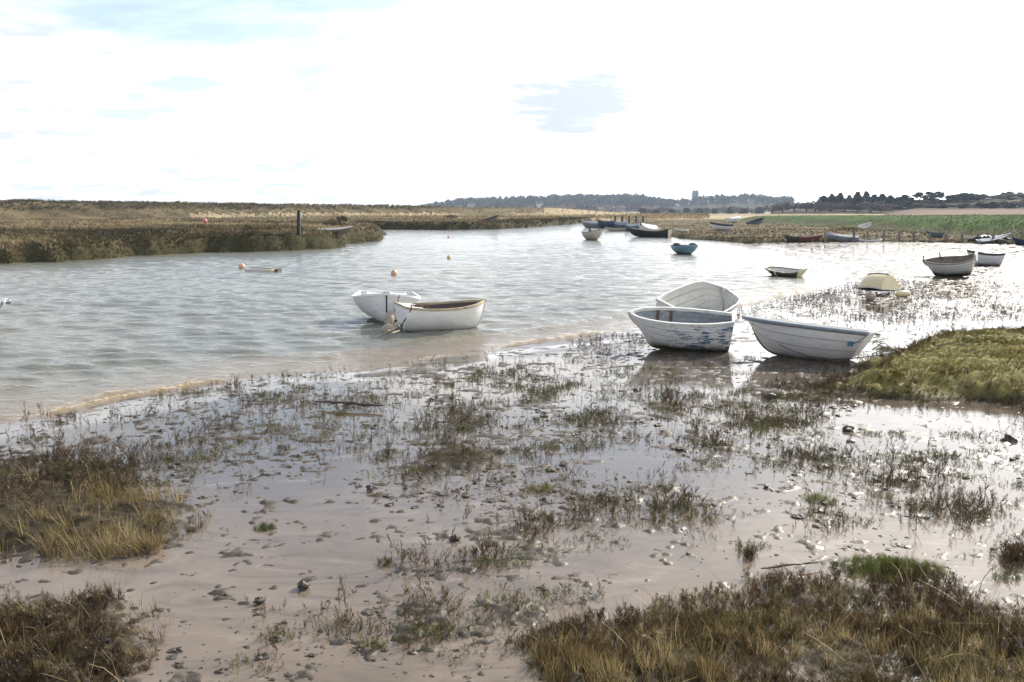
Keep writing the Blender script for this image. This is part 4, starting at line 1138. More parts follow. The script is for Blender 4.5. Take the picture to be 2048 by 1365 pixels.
PMAT = {
    'mat': plant_mat('olive_mats', [(0, (.045, .030, .014)), (.4, (.100, .078, .026)), (.75, (.125, .125, .034)), (1, (.15, .175, .045))], .2, .5),
    'twig': plant_mat('glasswort_twigs', [(0, (.020, .015, .009)), (.35, (.060, .037, .018)), (.6, (.110, .058, .026)), (.8, (.095, .085, .026)), (1, (.20, .17, .09))], .15, .4),
    'grass': plant_mat('salt_grass', [(0, (.024, .018, .008)), (.3, (.065, .045, .016)), (.55, (.155, .108, .038)), (.78, (.27, .205, .085)), (1, (.46, .37, .20))], .30, .5),
    'green': plant_mat('green_turf', [(0, (.045, .045, .014)), (.4, (.115, .105, .028)), (.7, (.205, .175, .055)), (1, (.34, .27, .11))], .30, .5),
    'lush': plant_mat('lush_tuft', [(0, (.03, .045, .010)), (.5, (.075, .110, .022)), (1, (.17, .18, .05))], .35, .5),
    'marsh': plant_mat('marsh_tufts', [(0, (.026, .024, .010)), (.3, (.060, .048, .022)), (.6, (.150, .112, .058)), (.85, (.28, .22, .125)), (1, (.42, .34, .20))], .25, .7),
    'purslane': plant_mat('sea_purslane', [(0, (.022, .020, .010)), (.5, (.100, .076, .034)), (1, (.175, .135, .064))], .15, .7),
    'bankgrass': plant_mat('flood_bank_grass', [(0, (.030, .050, .014)), (.5, (.065, .120, .026)), (.8, (.12, .17, .04)), (1, (.18, .17, .07))], .3, .7),
}

# where the twiggy glasswort stands, in photo pixels: (u, v, ru, rv, weight)
GWP = [(900, 905, 110, 36, .40), (835, 955, 60, 35, .6), (1065, 895, 60, 30, .6), (1290, 1025, 160, 45, .85), (1400, 1045, 60, 40, .9), (1070, 1060, 50, 40, .7), (1190, 1070, 25, 25, .5),
       (1150, 1180, 50, 50, .8), (890, 1125, 130, 38, .8), (800, 1235, 190, 55, .95), (1030, 1240, 170, 70, .75), (550, 1310, 75, 38, .8), (750, 1290, 45, 30, .7), (1480, 825, 200, 45, .95), (1440, 870, 90, 30, .8),
       (930, 840, 120, 45, .5), (350, 905, 110, 32, .6), (530, 815, 120, 30, .3), (1600, 597, 150, 24, 1.0), (1850, 582, 270, 24, 1.0), (1860, 622, 270, 24, 1.0), (1480, 622, 60, 14, .8), (1560, 640, 60, 14, .4), (1225, 682, 85, 26, 1.0),
       (1620, 925, 110, 40, .45), (1820, 935, 140, 48, .55), (1880, 1028, 120, 40, .85), (2030, 1110, 45, 50, 1.0), (1680, 790, 70, 25, .6), (1490, 1110, 30, 25, .4), (110, 945, 220, 55, .9), (1640, 1045, 70, 35, .6),
       (690, 815, 90, 60, .3), (720, 900, 80, 30, .25), (1180, 860, 120, 60, .4), (1040, 770, 160, 40, .35), (1900, 860, 120, 20, .3), (1290, 800, 120, 40, .35), (520, 1220, 40, 30, .4), (60, 1190, 60, 25, .35), (940, 1010, 120, 40, .4)]
GWN = [(560, 1090, 240, 110), (1250, 1130, 130, 55), (1240, 925, 130, 38), (1880, 830, 170, 35), (200, 1150, 240, 42), (620, 960, 130, 60), (1520, 965, 130, 30), (1900, 780, 200, 40)]
def gw_weight(u, v):
    w = 0.13 * sstep(690, 740, v) * sstep(1010, 960, v) + 0.16 * sstep(560, 575, v) * sstep(690, 650, v) * sstep(1450, 1600, u)
    for a, b, ra, rb, k in GWP:
        w = np.maximum(w, k * sstep(1.25, .55, np.hypot((u - a) / ra, (v - b) / rb)))
    for a, b, ra, rb in GWN:
        w = w * (1 - .93 * sstep(1.15, .75, np.hypot((u - a) / ra, (v - b) / rb)))
    return w

def sample_sector(n, d0, d1, smax=.66, power=1.0):
    """points spread over the ground ahead; power 1: even on the ground, 0: even in the picture"""
    t = rng.uniform(0, 1, n)
    d = np.sqrt(d0**2 + t * (d1**2 - d0**2)) if power == 1.0 else 1 / (1 / d0 + t * (1 / d1 - 1 / d0))
    return rng.uniform(-smax, smax, n) * d, d

def plants():
    # glasswort over the mud
    X1, Y1 = sample_sector(72000, 3.9, 16, .70, 1.0); X2, Y2 = sample_sector(90000, 16, 34, .70, 1.0)
    x = np.concatenate([X1, X2]); y = np.concatenate([Y1, Y2])
    u, v = proj(x, y, .10)
    cl = sstep(-.35, .45, fbm(x * 1.9, y * 2.3, 501, 3) + .15 * fbm(x * .5, y * .5, 502, 2))
    sdm = sdist(MUD, x, y)
    near = y < 16
    pk = gw_weight(u, v) * (0.18 + 1.2 * cl) * np.where(near, .85, .62)
    _, msd = mound_h(x, y)
    keep = (rng.uniform(0, 1, len(x)) < pk) & (sdm > .12) & (msd < .0) & (u > -200) & (u < 2250)
    x, y, u, v = x[keep], y[keep], u[keep], v[keep]
    z = np.maximum(near_h(x, y), mud_base(x, y)) - .004
    # the far flats: low matted plants
    fk = y > 16; xf, yf, zf = x[fk], y[fk], z[fk]; m = len(xf)
    V, F, T = replicate(GWD, np.stack([xf, yf, zf], 1), rng.uniform(.06, .135, m), rng.uniform(0, 6.28, m), np.clip(.55 + .3 * fbm(xf * .5, yf * .5, 506, 3) + rng.normal(0, .12, m), 0, 1), rng.normal(0, .3, (m, 2)), zscale=rng.uniform(.45, .85, m))
    mesh_np('far_glasswort', V, F, PMAT['twig'], attrs={'tint': T}, kind='stuff'); print('farglass', m)
    x, y, z, u, v = x[~fk], y[~fk], z[~fk], u[~fk], v[~fk]
    # low olive mats among them
    ci = rng.permutation(len(x))[:420]; cx, cy = x[ci], y[ci]
    k_ = 34; r = rng.uniform(.05, .24, 420); a = rng.uniform(0, 6.28, (420, k_)); q = np.sqrt(rng.uniform(0, 1, (420, k_)))
    mx_ = (cx[:, None] + r[:, None] * 1.5 * q * np.cos(a)).ravel(); my_ = (cy[:, None] + r[:, None] * q * np.sin(a)).ravel(); mt = np.repeat(rng.uniform(.35, .95, 420), k_)
    mz = np.maximum(near_h(mx_, my_), mud_base(mx_, my_)) - .004
    V, F, T = replicate(GWD, np.stack([mx_, my_, mz], 1), rng.uniform(.03, .075, len(mx_)), rng.uniform(0, 6.28, len(mx_)), np.clip(mt + rng.normal(0, .08, len(mx_)), 0, 1), rng.normal(0, .3, (len(mx_), 2)), zscale=rng.uniform(.5, .9, len(mx_)))
    mesh_np('olive_mat', V, F, PMAT['mat'], attrs={'tint': T}, kind='stuff')
    n = len(x)
    sc = rng.uniform(.035, .115, n) * (1 + .5 * (fbm(x * .9, y * .9, 503, 2) > .15)) * np.where(y > 16, .70, 1)
    tint = np.clip(.50 + .35 * fbm(x * .8, y * .8, 504, 3) + rng.normal(0, .13, n), 0, 1)
    V, F, T = replicate(GW, np.stack([x, y, z], 1), sc * .86 * np.exp(rng.normal(0, .28, n)), rng.uniform(0, 6.28, n), tint, rng.normal(0, .32, (n, 2)))
    mesh_np('glasswort', V, F, PMAT['twig'], attrs={'tint': T}, kind='stuff')
    print('glasswort', n, len(F))
    # the near grass banks: mixed dark twigs and bent blades
    def fill(polys, n_, dens_noise, lo, hi, protos, mat, t0, t1, name, wv=None, box=(3.7, 12.5)):
        n = int(n_ * 1.28)
        x, y = sample_sector(n, box[0], box[1], .95, .35)
        k = np.zeros(len(x), bool); sdmax = np.full(len(x), -9.0)
        for pl in polys:
            sdmax = np.maximum(sdmax, sdist(pl, x, y) + hum_noise(x, y))
        k = (sdmax > -.08) & (rng.uniform(0, 1, len(x)) < dens_noise(x, y))
        if wv is not None: k &= rng.uniform(0, 1, len(x)) < wv(*proj(x, y, .12))
        x, y = x[k], y[k]; z = near_h(x, y) - .01; m = len(x)
        sc = rng.uniform(lo, hi, m)
        tint = np.clip(t0 + (t1 - t0) * (.5 + .9 * fbm(x * 1.2, y * 1.2, 601, 3)) + rng.normal(0, .13, m), 0, 1)
        V, F, T = replicate(protos, np.stack([x, y, z], 1), sc, rng.uniform(0, 6.28, m), tint, rng.normal(0, .25, (m, 2)) + np.array((-.10, -.05)))
        print(name, m, len(F))
        return V, F, T
    H = [h[0] for h in HUM]
    g = []
    g.append(fill(H[:1], 60000, lambda x, y: .03 + .42 * sstep(-.2, .45, fbm(x * 1.7, y * 1.7, 611, 3)), .10, .28, TG, None, .35, .80, 'g0', wv=lambda u, v: sstep(930, 985, v) * sstep(20, 130, u) + .12))
    g.append(fill(H[1:2], 60000, lambda x, y: .04 + .36 * sstep(-.2, .45, fbm(x * 1.7, y * 1.7, 612, 3)), .08, .22, TG, None, .35, .80, 'g1'))
    g.append(fill(H[2:3], 60000, lambda x, y: .02 + .30 * sstep(-.10, .4, fbm(x * 1.3, y * 1.3, 613, 3)), .06, .16, TL, None, .25, .80, 'g2'))
    g.append(fill(H[2:3], 30000, lambda x, y: .03 + .34 * sstep(.05, .4, fbm(x * 1.6, y * 1.6, 614, 3)), .08, .20, TG, None, .40, .85, 'g3', wv=lambda u, v: .35 + .65 * sstep(1200, 1330, v)))
    V = []; F = []; T = []; b = 0
    for a, f, t in g: V.append(a); F.append(f + b); T.append(t); b += len(a)
    # stray long straws
    x, y = sample_sector(26000, 3.8, 10.5, .74, .35); s_ = np.maximum.reduce([sdist(q, x, y) for q in H[:3]]); k = (s_ > -.05) & (rng.uniform(0, 1, len(x)) < .05)
    x, y = x[k], y[k]; n = len(x); z = near_h(x, y)
    ST = [proto_grass(480 + i, 1, 1.6, .7, .020, .9) for i in range(8)]
    a, f, t = replicate(ST, np.stack([x, y, z], 1), rng.uniform(.12, .27, n), rng.uniform(0, 6.28, n), rng.uniform(.62, .95, n), rng.normal(0, .5, (n, 2)))
    V.append(a); F.append(f + b); T.append(t)
    mesh_np('salt_grass', np.concatenate(V), np.concatenate(F), PMAT['grass'], attrs={'tint': np.concatenate(T)}, kind='stuff')
    parts = [fill(H[:1], 60000, lambda x, y: .95 * sstep(-.6, .0, fbm(x * 2.1, y * 2.1, 617, 3)), .03, .10, GWD, None, .3, .75, 'h0', wv=lambda u, v: 1.0 - .6 * sstep(950, 990, v)),
             fill(H[1:2], 40000, lambda x, y: .85 * sstep(-.6, .0, fbm(x * 2.1, y * 2.1, 616, 3)), .03, .11, GWD, None, .2, .7, 'h1'),
             fill(H[2:3], 70000, lambda x, y: .62 * sstep(-.32, .15, fbm(x * 2.1, y * 2.1, 615, 3)), .03, .11, GWD, None, .25, .80, 'h2'),
             fill(H[3:4], 40000, lambda x, y: .9 + 0 * x, .025, .06, GWD, None, .60, .95, 'h3')]
    V = []; F = []; T = []; b = 0
    for a, f, t in parts: V.append(a); F.append(f + b); T.append(t); b += len(a)
    mesh_np('marsh_herbage', np.concatenate(V), np.concatenate(F), PMAT['twig'], attrs={'tint': np.concatenate(T)}, kind='stuff')
    # turf on the mound
    x, y = sample_sector(90000, 10.5, 20.5, .72, 1.0); x, y = x[x > 2], y[x > 2]
    h, msd = mound_h(x, y); tn = fbm(x * 2.5, y * 2.5, 41, 3) * .35
    k = (msd + tn > .12); x, y, msd = x[k], y[k], msd[k]; n = len(x); z = near_h(x, y) - .006
    tint = np.clip(.52 + .55 * fbm(x * .9, y * .9, 621, 4) + rng.normal(0, .12, n), 0, 1)
    V, F, T = replicate(TS, np.stack([x, y, z], 1), rng.uniform(.025, .065, n) * (.55 + 1.1 * vnoise(x * 2.2, y * 2.2, 623)), rng.uniform(0, 6.28, n), tint, rng.normal(0, .2, (n, 2)))
    mesh_np('turf', V, F, PMAT['green'], attrs={'tint': T}, kind='stuff'); print('turf', n)
    x, y = sample_sector(60000, 10.2, 19, .72, 1.0); x, y = x[x > 2], y[x > 2]
    h, msd = mound_h(x, y); tn = fbm(x * 2.5, y * 2.5, 41, 3) * .35
    k = (msd > -.30) & (msd + tn < .75) & (rng.uniform(0, 1, len(x)) < .60 * sstep(-.3, .4, fbm(x * 1.7, y * 1.7, 631, 3))) ; x, y = x[k], y[k]; n = len(x); z = near_h(x, y) - .01
    V, F, T = replicate(GWD, np.stack([x, y, z], 1), rng.uniform(.06, .14, n), rng.uniform(0, 6.28, n), np.clip(rng.normal(.48, .2, n), 0, 1), rng.normal(0, .2, (n, 2)))
    mesh_np('heathery_fringe', V, F, PMAT['twig'], attrs={'tint': T}, kind='stuff'); print('fringe', n)
    # clods of mud
    x, y = sample_sector(46000, 4.0, 30, .70, .45); u, v = proj(x, y, .1)
    w = (.30 * sstep(690, 740, v) * sstep(1080, 950, v) + .07) * (.2 + 1.3 * sstep(-.1, .4, fbm(x * 1.1, y * 1.4, 641, 3)))
    for a, b_, ra, rb in GWN[:5]: w = w * (1 - .85 * sstep(1.15, .75, np.hypot((u - a) / ra, (v - b_) / rb)))
    sdm = sdist(MUD, x, y); k = (rng.uniform(0, 1, len(x)) < w) & (sdm > .25) & (mound_h(x, y)[1] < -.1); x, y = x[k], y[k]; n = len(x)
    z = np.maximum(near_h(x, y), mud_base(x, y) - .004)
    ps = []
    for i in range(10):
        mb = MB(); clod_mesh(mb, (0, 0, .15), 1.0, 700 + i); Vp = np.array(mb.v); Vp[:, 2] *= .75; ps.append((Vp, np.array(mb.f), np.zeros(len(Vp))))
    sc = rng.uniform(.006, .017, n) * (1 + 1.2 * (rng.uniform(0, 1, n) < .10)) * (1 + y / 40)
    V, F, T = replicate(ps, np.stack([x, y, z], 1), sc, rng.normal(0, .6, n), np.zeros(n), zscale=rng.uniform(.35, .9, n))
    mesh_np('mud_clods', V, F, BM['stone'], kind='stuff'); print('clods', n)
plants()

def tuft(label, u, v, w_px, h, protos, mat, n, t0, t1, z=.10, name='grass_tuft', flat=.5):
    c = P(u, v, z); r = w_px / 2 * c[1] / F_PX
    a = rng.uniform(0, 6.28, n); q = np.sqrt(rng.uniform(0, 1, n)); x = r * q * np.cos(a); y = r * flat * 2 * q * np.sin(a)
    zz = np.array(near_h(c[0] + x, c[1] + y)); z0 = float(max(zmud(c[0], c[1]), .09))
    V, F, T = replicate(protos, np.stack([x, y, np.maximum(zz - z0, -.01)], 1), h * rng.uniform(.6, 1.1, n) * (1.1 - .5 * q), rng.uniform(0, 6.28, n), rng.uniform(t0, t1, n), rng.normal(0, .2, (n, 2)))
    o = mesh_np(name, V, F, PMAT[mat], attrs={'tint': T}); o.location = (c[0], c[1], z0)
    return tag(o, label, 'grass tuft', 'small tufts standing on the wet mud')
tuft('bright green mossy tuft alone in the white water', 1637, 1000, 76, .095, TG, 'lush', 130, .35, .95)
tuft('olive mossy tuft close to the brown rushes before the pale pool', 1080, 978, 74, .09, TG, 'green', 110, .3, .7)
tuft('small green tuft on a mud lip in the bright water', 1757, 992, 52, .085, TG, 'lush', 80, .2, .7)
tuft('small dark green tuft in the wide brown puddle', 530, 1052, 46, .075, TG, 'lush', 70, .0, .5)
tuft('yellow green mossy hump amid the twiggy plants', 1400, 1040, 90, .08, TG, 'green', 110, .4, .85)
tuft('row of bright green grass along the top of the dark grass bank', 1780, 1133, 240, .11, TG, 'lush', 460, .35, .95, z=.14, flat=.28)
tuft('yellowish moss cushion on the dark grass bank', 1440, 1225, 210, .06, TS, 'green', 300, .45, .9, z=.2, flat=.3)
tuft('dark green rounded tuft at the picture edge beside the white water', 2038, 1120, 70, .14, GWD, 'twig', 60, .5, .85)
tuft('tall yellow grass tuft at the corner of the dark grass bank', 1135, 1310, 150, .20, TG, 'grass', 130, .35, .85, z=.14)
tuft('thin upright tuft of dark stems standing alone in the pale pool', 1498, 1120, 28, .13, GWD, 'twig', 10, .2, .5)
tuft('low olive tuft at the near edge of the brown rushes', 1455, 880, 60, .06, TG, 'green', 50, .3, .7)

def far_plants():
    def scat(n, d0, d1, s0, s1, cond, h0, h1, tintf, protos, mat, name, wide=1.0, power=0.0, hfun=far_h, rel=None):
        t = rng.uniform(0, 1, n); y = 1 / (1 / d0 + t * (1 / d1 - 1 / d0)); x = rng.uniform(s0, s1, n) * y
        z = hfun(x, y); k = cond(x, y, z); x, y, z = x[k], y[k], z[k]; m = len(x)
        sc = rng.uniform(h0, h1, m)
        if rel is not None: sc = sc * rel(x, y)
        V, F, T = replicate(protos, np.stack([x, y, z - .02], 1), sc, rng.uniform(0, 6.28, m), np.clip(tintf(x, y, z) + rng.normal(0, .13, m), 0, 1), rng.normal(0, .2, (m, 2)))
        print(name, m); return V, F, T
    def build(name, parts, mat):
        V = []; F = []; T = []; b = 0
        for a, f, t in parts: V.append(a); F.append(f + b); T.append(t); b += len(a)
        mesh_np(name, np.concatenate(V), np.concatenate(F), PMAT[mat], attrs={'tint': np.concatenate(T)}, kind='stuff')
    def band(x, y, sd_): return .52 + .75 * fbm(x * .045, y * .16, 811, 4) + .25 * fbm(x * .5, y * .5, 812, 3)
    inL = lambda x, y, z: (sdist(LEFT, x, y) > .9) & (z > .55)
    inM = lambda x, y, z: (sdist(MID, x, y) > .9) & (z > .4)
    inR = lambda x, y, z: (sdist(RIGHT, x, y) > .3) & (z > .12) & (x < EMB0[0] + 1.5) & (y + 22 * fbm(x * .15, y * .02, 819, 3) < 172)
    build('marsh_grass', [
        scat(46000, 40, 175, -.68, -.10, inL, .14, .34, lambda x, y, z: band(x, y, 0), TM, 0, 'mL'),
        scat(26000, 112, 300, -.80, .02, lambda x, y, z: (z > 1.2) & (z < 2.75) & (x < 6), .2, .5, lambda x, y, z: band(x, y, 0) - .05, TM, 0, 'mL2'),
        scat(16000, 105, 240, -.45, .12, inM, .18, .42, lambda x, y, z: band(x, y, 0), TM, 0, 'mM'),
        scat(30000, 64, 200, .06, .66, inR, .09, .22, lambda x, y, z: .42 + .5 * fbm(x * .08, y * .2, 813, 4), TM, 0, 'mR'),
        scat(14000, 186, 420, -.60, .22, lambda x, y, z: (z > .2) & (x > -100), .3, .8, lambda x, y, z: .72 + .7 * fbm(x * .02, y * .06, 814, 4), TM, 0, 'far'),
    ], 'marsh')
    edge = lambda P_, a, b: (lambda x, y, z: (sdist(P_, x, y) > -.9) & (sdist(P_, x, y) + fbm(x * .3, y * .3, 820, 3) * 1.2 < b) & (z > -.06))
    build('sea_purslane', [
        scat(120000, 40, 110, -.68, -.10, edge(LEFT, 0, 3.0), .08, .19, lambda x, y, z: .42 + .7 * fbm(x * .4, y * .4, 821, 3) + .12 * z, TM, 0, 'eL'),
        scat(90000, 100, 200, -.40, .12, edge(MID, 0, 4.5), .2, .45, lambda x, y, z: .36 + .6 * fbm(x * .3, y * .3, 822, 3), TM, 0, 'eM'),
        scat(60000, 62, 190, .06, .66, edge(RIGHT, 0, 1.6), .06, .15, lambda x, y, z: .85 + .6 * fbm(x * .4, y * .4, 823, 3), TM, 0, 'eR'),
        scat(40000, 140, 330, -.95, -.08, lambda x, y, z: (z > 2.55 + .2 * fbm(x * .1, y * .1, 825, 3)), .35, .95, lambda x, y, z: .50 + .6 * fbm(x * .1, y * .1, 824, 3), TM, 0, 'dyke'),
        scat(6000, 44, 170, -.68, -.10, lambda x, y, z: inL(x, y, z) & (fbm(x * .12, y * .35, 826, 3) > .36), .25, .5, lambda x, y, z: .3 + 0 * x, TM, 0, 'clumps'),
    ], 'purslane')
    inB = lambda x, y, z: (x > EMB0[0] + .5) & (x < EMB0[0] + 14) & (z > .5) & (y < 172)
    build('bank_herbage', [scat(60000, 55, 172, .18, .70, inB, .06, .17, lambda x, y, z: .5 + .6 * fbm(x * .35, y * .2, 831, 4), TM, 0, 'bank')], 'bankgrass')
far_plants()

def bush(label, u, v, w_px, h_px, t0, z=None, name='bush', guess=1.6):
    q = on_marsh(u, v, guess); r = w_px / 2 * q[1] / F_PX; h = h_px * q[1] / F_PX; n = 90
    a = rng.uniform(0, 6.28, n); s = np.sqrt(rng.uniform(0, 1, n)); hh = h * np.sqrt(np.clip(1 - s * s, .05, 1)) * rng.uniform(.2, .75, n)
    V, F, T = replicate(TM, np.stack([r * s * np.cos(a), r * s * np.sin(a), hh], 1), h * rng.uniform(.35, .6, n), rng.uniform(0, 6.28, n), np.clip(rng.normal(t0, .2, n), 0, 1), rng.normal(0, .4, (n, 2)))
    o = mesh_np(name, V, F, PMAT['purslane'], attrs={'tint': T}); o.location = (q[0], q[1], q[2] - .05)
    return tag(o, label, 'bush', 'low dark bushes on the saltmarsh')
for a in (('small dark bush on the saltmarsh, the rounder of two before the marker post', 500, 462, 32, 15, .5), ('wide brown bush on the saltmarsh closest to the marker post', 542, 462, 44, 14, .7), ('brown bush behind the pale dinghy on the saltmarsh', 665, 452, 40, 18, .8),
          ('tall dark bush behind the pale dinghy, standing at the channel', 682, 444, 26, 14, .3), ('dark bush on the far marsh strip, on its own amid pale reeds', 903, 437, 26, 8, .4), ('low wide bush on the far marsh strip near the wreck', 1030, 442, 50, 8, .5),
          ('low dark bush at the tip of the far marsh strip', 1125, 441, 36, 8, .5), ('dark scrub patch below the narrow tipped white boat', 1700, 462, 55, 9, .6)):
    bush(*a, guess=.7 if a[1] > 850 else 1.6)

# ------------------------------------------------------------------ trees and village
def crown_mesh(seed, style, n):
    """leaf and twig clumps spread through a crown one unit high and about one wide"""
    g = np.random.default_rng(seed); C = []
    if style == 'pine':       # flat tiers on a bare trunk
        lobes = [(g.uniform(-.36, .36), g.uniform(-.36, .36), g.uniform(.40, .93), g.uniform(.09, .17)) for _ in range(15)]
        for x, y, z, r in lobes:
            m = n // 15; d = g.normal(size=(m, 3)); d /= np.linalg.norm(d, axis=1)[:, None]; C.append(np.array((x, y, z)) + d * r * g.uniform(.5, 1, (m, 1)) * np.array((1, 1, .75)))
        sz = .06
    elif style == 'conifer':
        z = g.uniform(.10, 1, n); r = (.40 * (1 - z) ** .8 + .035) * (1 + .3 * np.sin(z * 40)) * np.sqrt(g.uniform(.2, 1, n)); a = g.uniform(0, 6.28, n)
        C.append(np.stack([r * np.cos(a), r * np.sin(a), z], 1)); sz = .085
    elif style == 'bare':     # rounded haze of twigs
        d = g.normal(size=(n, 3)); d /= np.linalg.norm(d, axis=1)[:, None]; r = g.uniform(.35, 1, (n, 1)) ** .6
        wob = 1 + .25 * np.sin(d[:, :1] * 5 + seed) * np.cos(d[:, 1:2] * 4)
        C.append(np.array((0, 0, .60)) + d * r * wob * np.array((.45, .45, .40))); sz = .055
    else:                     # dense rounded crown of several lobes
        lobes = [(g.uniform(-.26, .26), g.uniform(-.26, .26), g.uniform(.32, .78), g.uniform(.20, .32)) for _ in range(7)]
        for x, y, z, r in lobes:
            m = n // 7; d = g.normal(size=(m, 3)); d /= np.linalg.norm(d, axis=1)[:, None]; C.append(np.array((x, y, z)) + d * r * g.uniform(.6, 1, (m, 1)))
        sz = .085
    C = np.concatenate(C); m = len(C)
    a = g.normal(size=(m, 3)); a /= np.linalg.norm(a, axis=1)[:, None]; b = np.cross(a, g.normal(size=(m, 3))); b /= np.linalg.norm(b, axis=1)[:, None]
    s = sz * g.uniform(.6, 1.3, (m, 1)); w = s * (.35 if style == 'bare' else .8)
    V = np.stack([C - a * s, C + b * w, C + a * s, C - b * w], 1).reshape(-1, 3); F = np.arange(4 * m).reshape(m, 4)
    return V, F, np.repeat(g.normal(.5, .2, m), 4)

def trunk_mesh(seed, style):
    g = np.random.default_rng(seed); mb = MB(); top = .75 if style != 'bare' else .55
    mb.tube([(0, 0, -.05), (g.normal(0, .01), 0, top * .5), (g.normal(0, .02), 0, top)], [.028, .022, .010], 6)
    for _ in range(7 if style == 'bare' else 5):
        a = g.uniform(0, 6.28); z = g.uniform(.25, .7) * top / .75; l = g.uniform(.18, .36)
        mb.tube([(0, 0, z), (l * .6 * math.cos(a), l * .6 * math.sin(a), z + l * .5), (l * math.cos(a), l * math.sin(a), z + l * 1.0)], [.012, .008, .004], 4)
    return mb
TREEM = {
    'pine': plant_mat('pine_needles', [(0, (.020, .032, .028)), (1, (.055, .078, .060))], .05, .8), 'conifer': plant_mat('conifer_needles', [(0, (.018, .028, .026)), (1, (.048, .066, .052))], .05, .8),
    'bare': plant_mat('bare_twigs', [(0, (.060, .046, .044)), (1, (.135, .108, .098))], .05, .9), 'dense': plant_mat('evergreen_leaves', [(0, (.024, .030, .024)), (1, (.068, .072, .052))], .05, .8)}
BARK = plain('bark', (.06, .05, .045), .9, .3, 4)
PROTO = {}
def tree(style, label, u, vtop, wpx, d, vbase=None, group=None, name=None, z=None):
    key = (style, random.randrange(3))
    zb = float(hill_h(np.array([(u - U0) / F_PX * d]), np.array([d]))[0]) if z is None else z
    top = PD(u, vtop, d); hgt = max(top[2] - zb, 1.0); w = wpx * d / F_PX
    if key not in PROTO:
        r = empty(name or 'tree', (0, 0, 0)); V, F, T = crown_mesh(900 + 10 * len(PROTO), style, 900 if style in ('pine',) else 700)
        trunk_mesh(950 + len(PROTO), style).build('trunk', BARK, r); mesh_np('crown', V, F, TREEM[style], r, attrs={'tint': T}); PROTO[key] = r
    else:
        r = copy_tree(PROTO[key]); r.name = name or 'tree'
    r.location = (top[0], d, zb); r.scale = (w, w, hgt); r.rotation_euler = (0, 0, random.uniform(0, 6.28))
    for kk in ('group',):
        if kk in r: del r[kk]
    return tag(r, label, 'tree', group)
for u, v, w in ((1648, 394, 20), (1664, 390, 20), (1681, 387, 22), (1699, 389, 18), (1716, 387, 22), (1733, 386, 18), (1749, 390, 20), (1765, 391, 20), (1781, 394, 22), (1797, 397, 20)):
    tree('conifer', 'dark conifer in the dense clump behind the flood bank', u, v + random.uniform(-2, 3), w * random.uniform(1.5, 2.3), 400 + random.uniform(-25, 25), group='conifers of the dense clump', name='conifer_tree')
for u in range(1640, 1806, 9):
    tree('dense' if u % 2 else 'conifer', 'dark conifer in the dense clump behind the flood bank', u + random.uniform(-3, 3), 398 + random.uniform(-5, 4), 32, 425 + random.uniform(-15, 15), group='conifers of the dense clump', name='conifer_tree')
for u, v, w in ((1566, 406, 34), (1590, 403, 36), (1614, 404, 34), (1632, 401, 36), (1662, 405, 40), (1690, 405, 44), (1716, 402, 46), (1742, 404, 44), (1764, 407, 40), (1545, 410, 30)):
    tree('bare', 'brown leafless tree at the front of the wood behind the flood bank', u, v, w * 1.5, 370 + random.uniform(-10, 14), group='leafless trees before the conifer clump', name='bare_tree')
tree('pine', 'spreading pine closest to the conifer clump, with sky through its crown', 1812, 388, 34, 400, name='pine_tree')
tree('pine', 'pine with an open crown between the two other single pines', 1841, 383, 36, 405, name='pine_tree')
tree('pine', 'tallest single pine standing clear on the skyline', 1869, 381, 42, 402, name='pine_tree')
for u in range(1800, 1895, 12):
    tree('dense', 'low dark bushy tree under the single pines', u, 401 + random.uniform(-2, 3), 24, 395 + random.uniform(-6, 6), group='bushy trees under the pines', name='bushy_tree')
for u, v in ((1906, 392), (1918, 389), (1931, 388), (1945, 388), (1957, 391)):
    tree('dense', 'tree of the dark flat topped grove on the heath', u, v - 2, 32, 420 + random.uniform(-6, 6), group='trees of the dark grove on the heath', name='grove_tree')
tree('bare', 'thin leafless tree at the side of the dark grove', 1968, 387, 22, 420, name='bare_tree')
tree('pine', 'broad umbrella pine on the highest part of the heath', 2022, 380, 38, 470, name='pine_tree', z=3.5)
tree('pine', 'smaller pine beside the umbrella pine at the picture edge', 2046, 386, 32, 470, name='pine_tree', z=3.5)
tree('bare', 'rounded leafless tree below the umbrella pine', 2000, 392, 34, 465, name='bare_tree')
tree('bare', 'pale leafless birch in front of the conifer clump', 1642, 407, 22, 362, name='bare_tree')
for i in range(16):
    tree('dense' if i % 4 else 'bare', 'tree in the wooded belt climbing the heath', 1972 + i * 5.4 + random.uniform(-2, 2), 396 - i * .45 + random.uniform(-3, 3), 28, 455 + random.uniform(-12, 12), group='trees of the belt on the heath', name='heath_tree')
for i in range(54):
    u = 1790 + (i % 27) * 10 + random.uniform(-4, 4); tree('dense' if i % 3 else 'bare', 'scrubby bush on the heath slope behind the flood bank', u, (398 if i < 27 else 408) + random.uniform(-3, 5) - max(0, (u - 1960)) * .10, 30 + random.uniform(-6, 12), (430 if i < 27 else 352) + random.uniform(-16, 16), group='scrub bushes on the heath', name='scrub_bush')
for i in range(26):
    u = 1285 + i * 9.6 + random.uniform(-2, 2); tree('bare' if i % 3 else 'dense', 'small leafless tree in the hedgerow below the church hill', u, 418 - 3 * (i > 10) + random.uniform(-2.5, 2.5), 17, 640 + random.uniform(-4, 4), group='trees of the hedgerow below the church hill', name='hedgerow_tree', z=-2.2)
